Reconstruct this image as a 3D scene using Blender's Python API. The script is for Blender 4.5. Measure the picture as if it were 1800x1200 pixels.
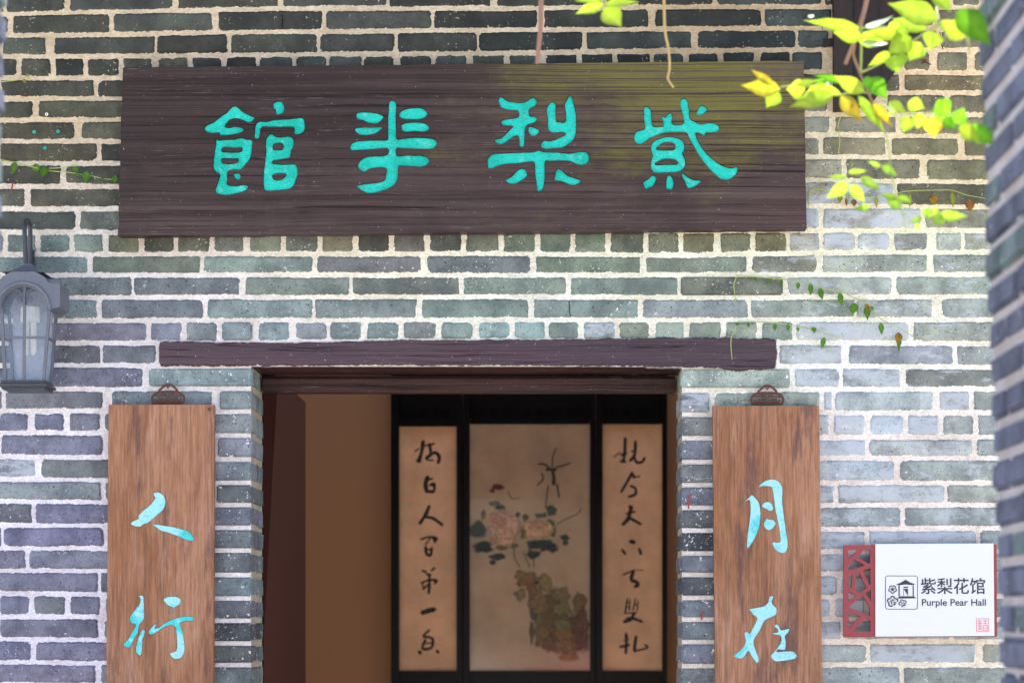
import bpy, bmesh, math, random
from mathutils import Vector, noise as mnoise
R = math.radians
random.seed(7)
for o in list(bpy.data.objects): bpy.data.objects.remove(o)
scene = bpy.context.scene
COL = scene.collection

# ---------------------------------------------------------------- camera, sky, sun
D = 5.4                      # metres from the lens to the face of the brick wall
S = 0.00132                  # metres per photo pixel on that wall
F = D / S                    # focal length in photo pixels
VX, VY, EYE = 976.0, 1095.0, 1.5
cd = bpy.data.cameras.new('camera'); cam = bpy.data.objects.new('camera', cd); COL.objects.link(cam)
cam.location = (0, -D, EYE); cam.rotation_euler = (R(90), 0, 0)
cd.sensor_width = 36; cd.sensor_fit = 'HORIZONTAL'; cd.lens = 36 * F / 1800
cd.shift_x = -(VX - 900) / 1800; cd.shift_y = (VY - 600) / 1800
cd.clip_start = 0.05; cd.clip_end = 500
cd.dof.use_dof = True; cd.dof.focus_distance = D; cd.dof.aperture_fstop = 4.5
scene.camera = cam

w = bpy.data.worlds.new('World'); scene.world = w; w.use_nodes = True
wn = w.node_tree; bg = wn.nodes['Background']
sky = wn.nodes.new('ShaderNodeTexSky'); sky.sky_type = 'NISHITA'; sky.sun_disc = False
SUN_EL, SUN_AZ = 66, 14
sky.sun_elevation = R(SUN_EL); sky.sun_rotation = R(SUN_AZ); sky.altitude = 50
sky.air_density = 1.0; sky.dust_density = 2.5; sky.ozone_density = 1.0
wn.links.new(sky.outputs[0], bg.inputs[0]); bg.inputs[1].default_value = 0.15
sd = bpy.data.lights.new('sun', 'SUN'); sun = bpy.data.objects.new('sun', sd); COL.objects.link(sun)
sd.energy = 4.2; sd.angle = R(0.53); sd.color = (1, 0.95, 0.87)
d = Vector((math.sin(R(SUN_AZ)) * math.cos(R(SUN_EL)), math.cos(R(SUN_AZ)) * math.cos(R(SUN_EL)), math.sin(R(SUN_EL))))
sun.rotation_euler = d.to_track_quat('Z', 'Y').to_euler(); sun.location = (0, 3, 8)
scene.view_settings.view_transform = 'Standard'; scene.view_settings.look = 'None'
scene.view_settings.exposure = 1.92; scene.view_settings.gamma = 1
scene.view_settings.use_curve_mapping = False
scene.render.engine = 'CYCLES'
scene.cycles.max_bounces = 8; scene.cycles.diffuse_bounces = 5; scene.cycles.transparent_max_bounces = 8

# ---------------------------------------------------------------- helpers
def P(px, py, Y=0.0):
    """point of the plane y = Y that the photograph shows at (px, py)"""
    s = (D + Y) / F
    return Vector(((px - VX) * s, Y, EYE + (VY - py) * s))

def lin(c):
    return tuple(((v / 255) / 12.92 if v <= 10 else (((v / 255) + 0.055) / 1.055) ** 2.4) for v in c)

def tag(o, label=None, cat=None, group=None, kind=None):
    if label: o['label'] = label
    if cat: o['category'] = cat
    if group: o['group'] = group
    if kind: o['kind'] = kind
    return o

def thing(name, loc, label=None, cat=None, group=None, kind=None):
    o = bpy.data.objects.new(name, None); COL.objects.link(o); o.location = loc
    o.empty_display_size = 0.05
    return tag(o, label, cat, group, kind)

def wloc(o):
    v = Vector((0, 0, 0))
    while o: v += Vector(o.location); o = o.parent
    return v

def link_mesh(name, me, mat, parent=None, smooth=False):
    """mesh given in world coordinates, stored relative to its parent"""
    o = bpy.data.objects.new(name, me); COL.objects.link(o)
    if parent:
        L = wloc(parent); o.parent = parent
        for v in me.vertices: v.co -= L
    if mat: me.materials.append(mat)
    if smooth:
        for p in me.polygons: p.use_smooth = True
    return o

def mesh(name, verts, faces, mat, parent=None, smooth=False, origin=True):
    me = bpy.data.meshes.new(name); me.from_pydata([tuple(v) for v in verts], [], faces); me.update()
    o = link_mesh(name, me, mat, parent, smooth)
    return o

class MB:
    """collects simple solids into one mesh"""
    def __init__(self): self.v = []; self.f = []
    def add(self, vs, fs):
        n = len(self.v); self.v += [Vector(v) for v in vs]; self.f += [tuple(i + n for i in f) for f in fs]; return self
    def box(self, a, b):
        x0, y0, z0 = a; x1, y1, z1 = b
        return self.add([(x0,y0,z0),(x1,y0,z0),(x1,y1,z0),(x0,y1,z0),(x0,y0,z1),(x1,y0,z1),(x1,y1,z1),(x0,y1,z1)],
                 [(0,3,2,1),(4,5,6,7),(0,1,5,4),(1,2,6,5),(2,3,7,6),(3,0,4,7)])
    def bbox(self, a, b, r=0.003):
        """box with chamfered edges"""
        bm = bmesh.new(); bmesh.ops.create_cube(bm, size=1)
        for v in bm.verts:
            for i in range(3): v.co[i] = a[i] + (v.co[i] + 0.5) * (b[i] - a[i])
        bmesh.ops.bevel(bm, geom=bm.edges[:], offset=r, segments=2, affect='EDGES')
        bm.verts.index_update()
        self.add([v.co.copy() for v in bm.verts], [tuple(v.index for v in f.verts) for f in bm.faces]); bm.free(); return self
    def prism(self, pts, y0, y1):
        """pts: world XZ outline (Vectors), extruded from y0 (front) to y1"""
        n = len(pts)
        vs = [(p[0], y0, p[2]) for p in pts] + [(p[0], y1, p[2]) for p in pts]
        fs = [tuple(range(n)), tuple(range(2 * n - 1, n - 1, -1))] + [(i, i + n, (i + 1) % n + n, (i + 1) % n) for i in range(n)]
        return self.add(vs, fs)
    def tube(self, pts, r, n=8, flat=1.0):
        pts = [Vector(p) for p in pts]
        rr = r if isinstance(r, (list, tuple)) else [r] * len(pts)
        rings = []; up = Vector((0, 1, 0))
        for i, p in enumerate(pts):
            t = (pts[min(i + 1, len(pts) - 1)] - pts[max(i - 1, 0)]).normalized()
            a = t.cross(up)
            if a.length < 1e-3: a = t.cross(Vector((1, 0, 0)))
            a.normalize(); b = a.cross(t).normalized()
            rings.append([p + (a * math.cos(k * 2 * math.pi / n) + b * math.sin(k * 2 * math.pi / n) * flat) * rr[i] for k in range(n)])
        vs = [q for ring in rings for q in ring]; fs = []
        for i in range(len(pts) - 1):
            for k in range(n):
                fs.append((i * n + k, i * n + (k + 1) % n, (i + 1) * n + (k + 1) % n, (i + 1) * n + k))
        fs.append(tuple(range(n - 1, -1, -1))); m = (len(pts) - 1) * n; fs.append(tuple(range(m, m + n)))
        return self.add(vs, fs)
    def ribbon(self, pts, w):
        """flat brush stroke in the XZ plane, rounded ends"""
        out_l = []; out_r = []
        n = len(pts)
        for i, p in enumerate(pts):
            t = (pts[min(i + 1, n - 1)] - pts[max(i - 1, 0)]).normalized(); q = Vector((-t.z, 0, t.x))
            ww = w * (0.5 if 0 < i < n - 1 else 0.42) * random.uniform(.85, 1.15)
            out_l.append(p + q * ww); out_r.append(p - q * ww)
        t0 = (pts[0] - pts[1]).normalized(); t1 = (pts[-1] - pts[-2]).normalized()
        out = [pts[0] + t0 * w * .35] + out_l + [pts[-1] + t1 * w * .35] + out_r[::-1]
        self.add(out, [tuple(range(len(out)))]); return self
    def build(self, name, mat, parent=None, smooth=False):
        o = mesh(name, self.v, self.f, mat, parent, smooth)
        if smooth:
            try: o.data.set_sharp_from_angle(angle=R(40))
            except Exception: pass
        return o

def smooth_poly(pts, k=3, closed=True):
    """Catmull-Rom through 2-D points"""
    n = len(pts); out = []
    for i in range(n if closed else n - 1):
        p0, p1, p2, p3 = (pts[(i - 1) % n], pts[i], pts[(i + 1) % n], pts[(i + 2) % n]) if closed else \
            (pts[max(i - 1, 0)], pts[i], pts[i + 1], pts[min(i + 2, n - 1)])
        for j in range(k):
            t = j / k
            out.append(tuple(0.5 * (2 * p1[a] + (-p0[a] + p2[a]) * t + (2 * p0[a] - 5 * p1[a] + 4 * p2[a] - p3[a]) * t * t
                       + (-p0[a] + 3 * p1[a] - 3 * p2[a] + p3[a]) * t ** 3) for a in range(len(p1))))
    if not closed: out.append(tuple(pts[-1]))
    return out

def fill_mesh(loops, y0, y1, name):
    """solid plate whose outline and holes are the loops of photo pixels, seen at depth y0; front at y0, back at y1"""
    cu = bpy.data.curves.new(name, 'CURVE'); cu.dimensions = '2D'; cu.fill_mode = 'BOTH'
    cu.extrude = abs(y1 - y0) / 2
    for lp in loops:
        sp = cu.splines.new('POLY'); sp.points.add(len(lp) - 1); sp.use_cyclic_u = True
        for i, (x, y) in enumerate(lp):
            q = P(x, y, y0); sp.points[i].co = (q.x, q.z, 0, 1)
    o = bpy.data.objects.new(name, cu); COL.objects.link(o)
    dg = bpy.context.evaluated_depsgraph_get(); dg.update()
    me = bpy.data.meshes.new_from_object(o.evaluated_get(dg))
    bpy.data.objects.remove(o); bpy.data.curves.remove(cu)
    ym = (y0 + y1) / 2
    for v in me.vertices:
        x, y, z = v.co; v.co = (x, ym - z, y)
    me.name = name; me.materials.clear(); me.update()
    return me

# ---------------------------------------------------------------- materials
def new_mat(name):
    m = bpy.data.materials.new(name); m.use_nodes = True
    nt = m.node_tree; b = nt.nodes['Principled BSDF']
    return m, nt, b
class N:
    def __init__(self, nt): self.nt = nt; self.n = nt.nodes; self.l = nt.links
    def node(self, t, **kw):
        x = self.n.new(t)
        for k, v in kw.items(): setattr(x, k, v)
        return x
    def pos(self): return self.node('ShaderNodeNewGeometry').outputs['Position']
    def map(self, vec, scale=(1,1,1), loc=(0,0,0)):
        m = self.node('ShaderNodeMapping'); self.l.new(vec, m.inputs[0]); m.inputs['Scale'].default_value = scale
        m.inputs['Location'].default_value = loc; return m.outputs[0]
    def noise(self, vec, scale, detail=6, rough=0.6, dist=0.0):
        t = self.node('ShaderNodeTexNoise'); self.l.new(vec, t.inputs['Vector']); t.inputs['Scale'].default_value = scale
        t.inputs['Detail'].default_value = detail; t.inputs['Roughness'].default_value = rough; t.inputs['Distortion'].default_value = dist
        return t.outputs['Fac']
    def voro(self, vec, scale):
        t = self.node('ShaderNodeTexVoronoi'); self.l.new(vec, t.inputs['Vector']); t.inputs['Scale'].default_value = scale
        return t.outputs['Distance']
    def rng(self, v, a, b, c=0.0, d=1.0, smooth=True):
        t = self.node('ShaderNodeMapRange'); t.interpolation_type = 'SMOOTHSTEP' if smooth else 'LINEAR'
        self.inp(t.inputs['Value'], v)
        for k, x in zip(('From Min', 'From Max', 'To Min', 'To Max'), (a, b, c, d)): self.inp(t.inputs[k], x)
        return t.outputs['Result']
    def inp(self, sock, v):
        if hasattr(v, 'links') or isinstance(v, bpy.types.NodeSocket): self.l.new(v, sock)
        else: sock.default_value = v
    def math(self, op, a, b=0.0, c=None):
        t = self.node('ShaderNodeMath', operation=op); self.inp(t.inputs[0], a); self.inp(t.inputs[1], b)
        if c is not None: self.inp(t.inputs[2], c)
        return t.outputs[0]
    def mix(self, f, a, b, mode='MIX'):
        t = self.node('ShaderNodeMix', data_type='RGBA', blend_type=mode)
        self.inp(t.inputs[0], f)
        for s, v in ((t.inputs[6], a), (t.inputs[7], b)):
            if isinstance(v, bpy.types.NodeSocket): self.l.new(v, s)
            else: s.default_value = (*v, 1) if len(v) == 3 else v
        return t.outputs[2]
    def attr(self, name):
        return self.node('ShaderNodeAttribute', attribute_name=name)
    def sep(self, v):
        t = self.node('ShaderNodeSeparateXYZ'); self.l.new(v, t.inputs[0]); return t.outputs
    def bump(self, h, strength, dist, b):
        t = self.node('ShaderNodeBump'); self.l.new(h, t.inputs['Height']); t.inputs['Strength'].default_value = strength
        t.inputs['Distance'].default_value = dist; self.l.new(t.outputs[0], b.inputs['Normal']); return t
def plain(name, col, rough=0.6, spec=0.5, metal=0.0, bump=0.0, scale=60, var=0.12):
    m, nt, b = new_mat(name); n = N(nt)
    p = n.pos(); f = n.noise(p, scale, 6)
    a = tuple(c * (1 - var) for c in col); c2 = tuple(min(1, c * (1 + var)) for c in col)
    nt.links.new(n.mix(f, a, c2), b.inputs['Base Color'])
    b.inputs['Roughness'].default_value = rough; b.inputs['Specular IOR Level'].default_value = spec
    b.inputs['Metallic'].default_value = metal
    if bump: n.bump(f, bump, 0.002, b)
    return m

def brick_material(name='grey_brick'):
    m, nt, b = new_mat(name); n = N(nt); p = n.pos()
    at = n.attr('tint'); tint = at.outputs['Color']; wash = at.outputs['Alpha']
    edge = n.attr('edge').outputs['Fac']
    big = n.noise(p, 13, 5, 0.6); fine = n.noise(p, 75, 9, 0.78); grit = n.noise(p, 330, 4, .7)
    pit = n.noise(p, 230, 3, 0.5); sp = n.noise(n.map(p, (1,1,1), (3.1, 7, 2)), 150, 5, 0.66)
    c = n.mix(n.rng(big, 0.34, 0.66), (0.68,0.68,0.70), (1.30,1.29,1.26)); c = n.mix(1.0, tint, c, 'MULTIPLY')
    c = n.mix(1.0, c, n.mix(n.rng(fine, 0.36, 0.64), (.89,.89,.90), (1.10,1.10,1.09)), 'MULTIPLY')
    c = n.mix(1.0, c, n.mix(n.rng(grit, 0.38, 0.62), (.92,.92,.92), (1.07,1.07,1.07)), 'MULTIPLY')
    dk = n.noise(n.map(p, (1,1,2), (9,1,4)), 22, 8, 0.7)
    c = n.mix(n.rng(dk, 0.60, 0.70, 0, .5), c, n.mix(1.0, c, (.42,.42,.43), 'MULTIPLY'))
    c = n.mix(n.rng(pit, 0.64, 0.67, 0, .9), c, (.018,.018,.02))
    rs = n.noise(n.map(p, (1,1,2.6), (1,6,9)), 30, 6, .7); c = n.mix(n.rng(rs, .60, .72, 0, .4), c, n.mix(1.0, c, (1.35,1.2,.95), 'MULTIPLY'))
    wn_ = n.noise(n.map(p, (1,1,2.2), (5,5,5)), 16, 9, 0.72)
    wm = n.rng(n.math('ADD', wn_, n.math('MULTIPLY', wash, 0.42)), 0.66, 0.80)
    c = n.mix(n.math('MULTIPLY', wm, 0.78), c, (.42,.45,.49))
    # mortar smeared raggedly over the arrises, lime specks on the faces
    e1 = n.noise(n.map(p, (1,1,1), (2,8,1)), 130, 6, 0.7); e2 = n.noise(n.map(p, (1,1,1), (6,3,1)), 34, 5, 0.6)
    ev = n.math('ADD', edge, n.math('ADD', n.math('MULTIPLY', n.math('SUBTRACT', e1, .5), 2.0), n.math('MULTIPLY', n.math('SUBTRACT', e2, .5), 1.7)))
    em = n.rng(ev, 0.72, 0.80)
    sm = n.math('MULTIPLY', n.rng(sp, 0.622, 0.642), n.rng(n.noise(n.map(p, (1,1,1), (7,2,9)), 11, 4, .6), 0.47, 0.60))
    mor = n.attr('mort').outputs['Color']
    crust = n.math('MULTIPLY', n.rng(ev, .60, .70), n.math('SUBTRACT', 1.0, em))
    c = n.mix(n.math('MULTIPLY', crust, .45), c, (.045,.042,.04))
    c = n.mix(n.math('MAXIMUM', em, n.math('MULTIPLY', sm, .8)), c, mor)
    nt.links.new(c, b.inputs['Base Color']); b.inputs['Roughness'].default_value = 0.8
    b.inputs['Specular IOR Level'].default_value = 0.3
    h = n.math('ADD', fine, n.math('ADD', n.math('MULTIPLY', grit, .5), n.math('ADD', n.math('MULTIPLY', n.rng(pit, .64, .72), -0.9), n.math('MULTIPLY', em, .25))))
    n.bump(h, 0.5, 0.0025, b)
    return m
def mortar_material():
    m, nt, b = new_mat('lime_mortar'); n = N(nt); p = n.pos()
    t = n.attr('tint').outputs['Color']
    f = n.noise(p, 60, 9, 0.7); g = n.noise(p, 9, 5, 0.6); k = n.noise(n.map(p,(1,1,2)), 150, 6, .65)
    c = n.mix(n.rng(g, .3, .7), n.mix(1.0, t, (.86,.83,.79), 'MULTIPLY'), n.mix(1.0, t, (1.07,1.07,1.08), 'MULTIPLY'))
    c = n.mix(n.rng(f, .56, .75, 0, .45), c, n.mix(1.0, c, (.74,.68,.58), 'MULTIPLY'))
    c = n.mix(1.0, c, n.mix(n.rng(k, .36, .62), (.80,.78,.75), (1.08,1.08,1.08)), 'MULTIPLY'); c = n.mix(n.rng(k, .64, .70, 0, .6), c, (.12,.11,.1))
    nt.links.new(c, b.inputs['Base Color']); b.inputs['Roughness'].default_value = 0.95
    b.inputs['Specular IOR Level'].default_value = 0.2
    n.bump(n.math('ADD', f, k), 0.9, 0.005, b)
    return m
def wood_material(name, c1, c2, c3, axis='X', rough=0.5, spec=0.5, fine=120, bump=0.6, streak=1.0, moss_sheen=False, coat=0.0, specks=0.0, warp_=.05, shine=0.0, edged=False):
    """c1 base, c2 lighter, c3 dark; grain runs along the axis"""
    m, nt, b = new_mat(name); n = N(nt); p = n.pos()
    sc = (1.6, 10, fine) if axis == 'X' else (fine, 10, 1.6)
    sc2 = (1.0, 3, fine / 7) if axis == 'X' else (fine / 7, 3, 1.0)
    warp = n.node('ShaderNodeVectorMath', operation='ADD'); nt.links.new(p, warp.inputs[0])
    nz = n.node('ShaderNodeTexNoise'); nt.links.new(p, nz.inputs['Vector']); nz.inputs['Scale'].default_value = 3.0
    sb = n.node('ShaderNodeVectorMath', operation='MULTIPLY_ADD'); nt.links.new(nz.outputs['Color'], sb.inputs[0])
    sb.inputs[1].default_value = (warp_,)*3; sb.inputs[2].default_value = (-warp_/2,)*3
    nt.links.new(sb.outputs[0], warp.inputs[1]); pw = warp.outputs[0]
    g = n.noise(n.map(pw, sc), 1.0, 5, 0.55); g2 = n.noise(n.map(pw, sc2), 1.0, 6, 0.62); blot = n.noise(p, 5, 6, 0.62)
    c = n.mix(n.rng(g2, .36, .66), c1, c2)
    if moss_sheen:
        px_, py2, pz_ = n.sep(p); wx = n.rng(n.math('ADD', px_, n.math('MULTIPLY', n.math('SUBTRACT', blot, .5), .9)), -.75, .25); wz = n.rng(n.math('ADD', pz_, n.math('MULTIPLY', n.math('SUBTRACT', blot, .5), .3)), 2.62, 2.44, 0, .6)
        c = n.mix(n.math('MAXIMUM', wx, wz), c, n.mix(1.0, c, (2.1,2.15,2.2), 'MULTIPLY'))  # paler to the right by weathering; bottom sheen painted into the colour
    c = n.mix(n.rng(blot, .5, .72, 0, .5 * streak), c, n.mix(1.0, c, c3, 'MIX'))
    c = n.mix(n.rng(g, .48, .34, 0, .6 * streak), c, c3)
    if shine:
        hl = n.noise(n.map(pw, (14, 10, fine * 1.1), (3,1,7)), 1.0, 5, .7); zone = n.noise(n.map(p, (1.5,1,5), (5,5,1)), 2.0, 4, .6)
        c = n.mix(n.math('MULTIPLY', n.rng(hl, .60, .68), n.rng(zone, .42, .62, 0, shine)), c, (.20,.155,.15))  # thin highlight streaks painted into the grain colour
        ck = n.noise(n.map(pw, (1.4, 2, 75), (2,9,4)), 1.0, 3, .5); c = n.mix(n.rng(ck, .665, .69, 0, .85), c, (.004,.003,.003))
    if moss_sheen:
        x, y, z = n.sep(p)
        mx = n.math('MULTIPLY', n.rng(x, -.45, .30), n.rng(x, .72, .40, .45, 1)); mz = n.rng(z, 2.36, 2.80)
        mm = n.math('MULTIPLY', n.math('MULTIPLY', mx, mz), 1.0)
        mn = n.noise(n.map(p, (1.2, 1, 2.6)), 5, 9, 0.7)
        k = n.rng(n.math('ADD', n.math('MULTIPLY', mm, .40), n.math('MULTIPLY', mn, .95)), .54, .92)
        k = n.math('MULTIPLY', k, n.rng(g, .34, .55))
        c = n.mix(n.math('MULTIPLY', k, .85), c, (.140, .128, .020))
    if specks:
        s_ = n.noise(p, 190, 5, .6); c = n.mix(n.rng(s_, .70 - .02 * specks, .74, 0, .8), c, (.55, .5, .5))
    if edged:
        eg = n.attr('edge').outputs['Fac']; en = n.noise(p, 95, 7, .72)
        c = n.mix(n.rng(n.math('ADD', eg, n.math('MULTIPLY', n.math('SUBTRACT', en, .5), 3.0)), .86, .98), c, (.62,.59,.58))
    nt.links.new(c, b.inputs['Base Color'])
    nt.links.new(n.rng(g2, .3, .7, rough - .1, rough + .12), b.inputs['Roughness'])
    b.inputs['Specular IOR Level'].default_value = spec
    b.inputs['Coat Weight'].default_value = coat; b.inputs['Coat Roughness'].default_value = 0.25
    crk = n.noise(n.map(pw, (sc[0] * 1.6, sc[1], sc[2] * .45)), 1.0, 3, .5)
    n.bump(n.math('ADD', n.math('MULTIPLY', g, 1.0), n.math('ADD', n.math('MULTIPLY', g2, .6), n.math('MULTIPLY', n.rng(crk, .40, .33), -1.2))), bump, 0.004, b)
    return m
def leaf_material(name):
    m, nt, b = new_mat(name); n = N(nt); p = n.pos()
    t = n.attr('tint').outputs['Color']; rust = n.attr('tint').outputs['Alpha']
    f = n.noise(p, 60, 5, .6)
    c = n.mix(1.0, t, n.mix(n.rng(f, .3, .7), (.8,.85,.7), (1.15,1.12,1.1)), 'MULTIPLY')
    k = n.rng(n.math('ADD', n.noise(n.map(p, (1,1,1), (4,4,1)), 26, 4, .6), n.math('MULTIPLY', rust, .3)), .72, .88)
    c = n.mix(k, c, (.42, .22, .02))
    nt.links.new(c, b.inputs['Base Color']); b.inputs['Roughness'].default_value = .5; b.inputs['Specular IOR Level'].default_value = .3
    tr = n.node('ShaderNodeBsdfTranslucent'); nt.links.new(n.mix(1.0, c, (1.25,1.15,.6), 'MULTIPLY'), tr.inputs[0])
    mx = n.node('ShaderNodeMixShader'); mx.inputs[0].default_value = .55
    nt.links.new(b.outputs[0], mx.inputs[1]); nt.links.new(tr.outputs[0], mx.inputs[2])
    nt.links.new(mx.outputs[0], nt.nodes['Material Output'].inputs[0])
    return m
M = {}
M['brick'] = brick_material(); M['mortar'] = mortar_material()
M['plaque'] = wood_material('weathered_dark_board', (.023,.013,.011), (.044,.028,.025), (.009,.004,.004), 'X', rough=.46, spec=.20, fine=360, bump=.6, moss_sheen=True, warp_=.010, specks=.5, streak=.75, shine=.8)
def couplet_material():
    m, nt, b = new_mat('worn_brown_board'); n = N(nt); p = n.pos()
    bl = n.noise(n.map(p, (9, 4, 2.6)), 1.0, 7, .66, .6); sm = n.noise(n.map(p, (26, 9, 5), (3,2,8)), 1.0, 8, .7, .3)
    gr = n.noise(n.map(p, (250, 20, 13)), 1.0, 6, .7); gr2 = n.noise(n.map(p, (110, 20, 1.6), (1,5,3)), 1.0, 4, .55); sp = n.noise(p, 160, 5, .65)
    c = n.mix(n.rng(bl, .36, .64), (.235,.097,.042), (.33,.162,.090))
    c = n.mix(n.rng(sm, .54, .70, 0, .5), c, (.38,.225,.16))
    c = n.mix(n.rng(sm, .46, .34, 0, .6), c, (.20,.075,.036))
    dk = n.noise(n.map(p, (16, 9, 3.2), (8,8,2)), 1.0, 7, .7)
    c = n.mix(n.rng(dk, .53, .66, 0, .75), c, (.095,.045,.042))
    c = n.mix(1.0, c, n.mix(n.rng(gr, .36, .64), (.74,.72,.70), (1.20,1.20,1.22)), 'MULTIPLY')
    c = n.mix(n.rng(gr2, .42, .34, 0, .35), c, (.10,.05,.035))
    c = n.mix(n.rng(sp, .66, .70, 0, .5), c, (.06,.035,.03))
    nt.links.new(c, b.inputs['Base Color']); b.inputs['Roughness'].default_value = .62; b.inputs['Specular IOR Level'].default_value = .3
    n.bump(n.math('ADD', gr, gr2), .35, .003, b)
    return m
M['couplet'] = couplet_material()
M['couplet_edge'] = plain('dark_board_edge', (.05,.022,.018), .6)
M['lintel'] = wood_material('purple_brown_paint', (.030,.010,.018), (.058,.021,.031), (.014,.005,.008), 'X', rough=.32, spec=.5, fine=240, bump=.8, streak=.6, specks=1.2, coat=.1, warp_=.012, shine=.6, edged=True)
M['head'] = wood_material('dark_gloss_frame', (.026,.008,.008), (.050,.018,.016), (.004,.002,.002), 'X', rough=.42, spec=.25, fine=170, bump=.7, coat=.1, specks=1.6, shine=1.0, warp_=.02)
M['leaf_door'] = plain('dark_brown_door', (.036,.011,.008), .85, .03, var=.12, scale=6)
M['black'] = plain('black_lacquer', (.003,.0025,.003), .25, .12, var=.3)
def turq(name, c1, c2, c3):
    m, nt, b = new_mat(name); n = N(nt); p = n.pos()
    f = n.noise(p, 9, 5, .6); g = n.noise(p, 42, 8, .75); k = n.noise(p, 190, 4, .6); br = n.noise(n.map(p, (1,1,3)), 60, 6, .7)
    c = n.mix(n.rng(f, .40, .53), c1, c2); c = n.mix(n.rng(g, .52, .68, 0, .85), c, c3)
    c = n.mix(n.rng(br, .44, .34, 0, .45), c, tuple(v * .6 for v in c1))
    c = n.mix(n.rng(k, .66, .70, 0, .8), c, (.02,.08,.07))
    nt.links.new(c, b.inputs['Base Color']); b.inputs['Roughness'].default_value = .6; b.inputs['Specular IOR Level'].default_value = .3
    n.bump(n.math('ADD', n.math('ADD', g, k), br), 1.0, .004, b); return m
M['turq'] = turq('turquoise_paint', (.002,.45,.33), (.012,.56,.44), (.14,.66,.58))
M['pale_turq'] = turq('pale_blue_paint', (.06,.60,.60), (.36,.74,.80), (.48,.80,.86))
M['red'] = plain('dull_red_metal', (.25,.036,.042), .5, .4)
M['white'] = plain('white_panel', (.63,.63,.64), .35, .4, var=.01)
M['ink'] = plain('dark_grey_print', (.045,.045,.065), .6, .2)
M['seal'] = plain('red_print', (.75,.16,.16), .6, .2)
M['rust'] = plain('rusty_iron', (.11,.042,.028), .8, .3, bump=.8, scale=200, var=.5)
M['iron'] = plain('blue_grey_painted_iron', (.10,.108,.135), .42, .5, bump=.3, scale=150, var=.35)
M['iron_dark'] = plain('dark_iron', (.032,.036,.045), .5, .5, bump=.4, scale=150, var=.35)
M['wall_in'] = plain('tan_interior_plaster', (.38,.20,.105), .85, .2, scale=3, var=.1, bump=.1)
M['floor'] = plain('stone_floor', (.34,.31,.27), .6, .3, scale=2, var=.2)
M['paving'] = plain('pale_stone_paving', (.52,.49,.45), .9, .2, scale=1.5, var=.2, bump=.3)
M['roof'] = plain('dark_roof_boards', (.08,.05,.035), .8, .2)
M['post'] = wood_material('dark_brown_timber', (.014,.008,.006), (.026,.015,.012), (.006,.003,.003), 'Z', rough=.6, spec=.3, fine=70, bump=.4)
def paper(name, col):
    m, nt, b = new_mat(name); n = N(nt); p = n.pos()
    f = n.noise(p, 7, 6, .6); g = n.noise(n.map(p, (1,1,6)), 8, 4, .5)
    c = n.mix(n.rng(f, .3, .7), tuple(x * .82 for x in col), tuple(min(1, x * 1.12) for x in col))
    c = n.mix(n.rng(g, .5, .75, 0, .35), c, tuple(x * v for x, v in zip(col, (1.1, .8, .6))))
    nt.links.new(c, b.inputs['Base Color']); b.inputs['Roughness'].default_value = .6
    b.inputs['Coat Weight'].default_value = .15; b.inputs['Coat Roughness'].default_value = .1
    return m
M['paper'] = paper('aged_paper', (.74,.41,.22)); M['silk'] = paper('brown_silk', (.58,.40,.28))
M['black_ink'] = plain('black_ink', (.012,.010,.010), .5, .3)
M['leaf'] = leaf_material('leaf')
M['twig'] = plain('pinkish_brown_twig', (.32,.17,.11), .6, .4); M['twig_green'] = plain('yellow_green_stem', (.34,.40,.10), .5, .4)
M['bulb'] = plain('white_plastic', (.75,.75,.66), .4, .4, var=.02)
def glass_mat():
    m, nt, b = new_mat('dusty_glass'); n = N(nt); p = n.pos()
    f = n.noise(p, 40, 7, .7)
    b.inputs['Base Color'].default_value = (.22,.27,.36,1); b.inputs['Roughness'].default_value = .25
    nt.links.new(n.rng(f, .3, .8, .22, .50), b.inputs['Alpha']); return m
M['glass'] = glass_mat()

def pigment_material():
    m, nt, b = new_mat('ink_and_colour_wash'); n = N(nt); p = n.pos()
    t = n.attr('tint').outputs['Color']; al = n.attr('edge').outputs['Fac']
    f = n.noise(p, 28, 8, .72); g = n.noise(p, 90, 5, .7)
    c = n.mix(1.0, t, n.mix(n.rng(g, .35, .65), (.75,.75,.75), (1.3,1.28,1.25)), 'MULTIPLY')
    nt.links.new(c, b.inputs['Base Color']); b.inputs['Roughness'].default_value = .7; b.inputs['Specular IOR Level'].default_value = .1
    v = n.math('ADD', al, n.math('MULTIPLY', n.math('SUBTRACT', f, .5), 1.7))
    nt.links.new(n.rng(v, .24, .75, 0, .97), b.inputs['Alpha']); return m
M['pigment'] = pigment_material()
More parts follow.
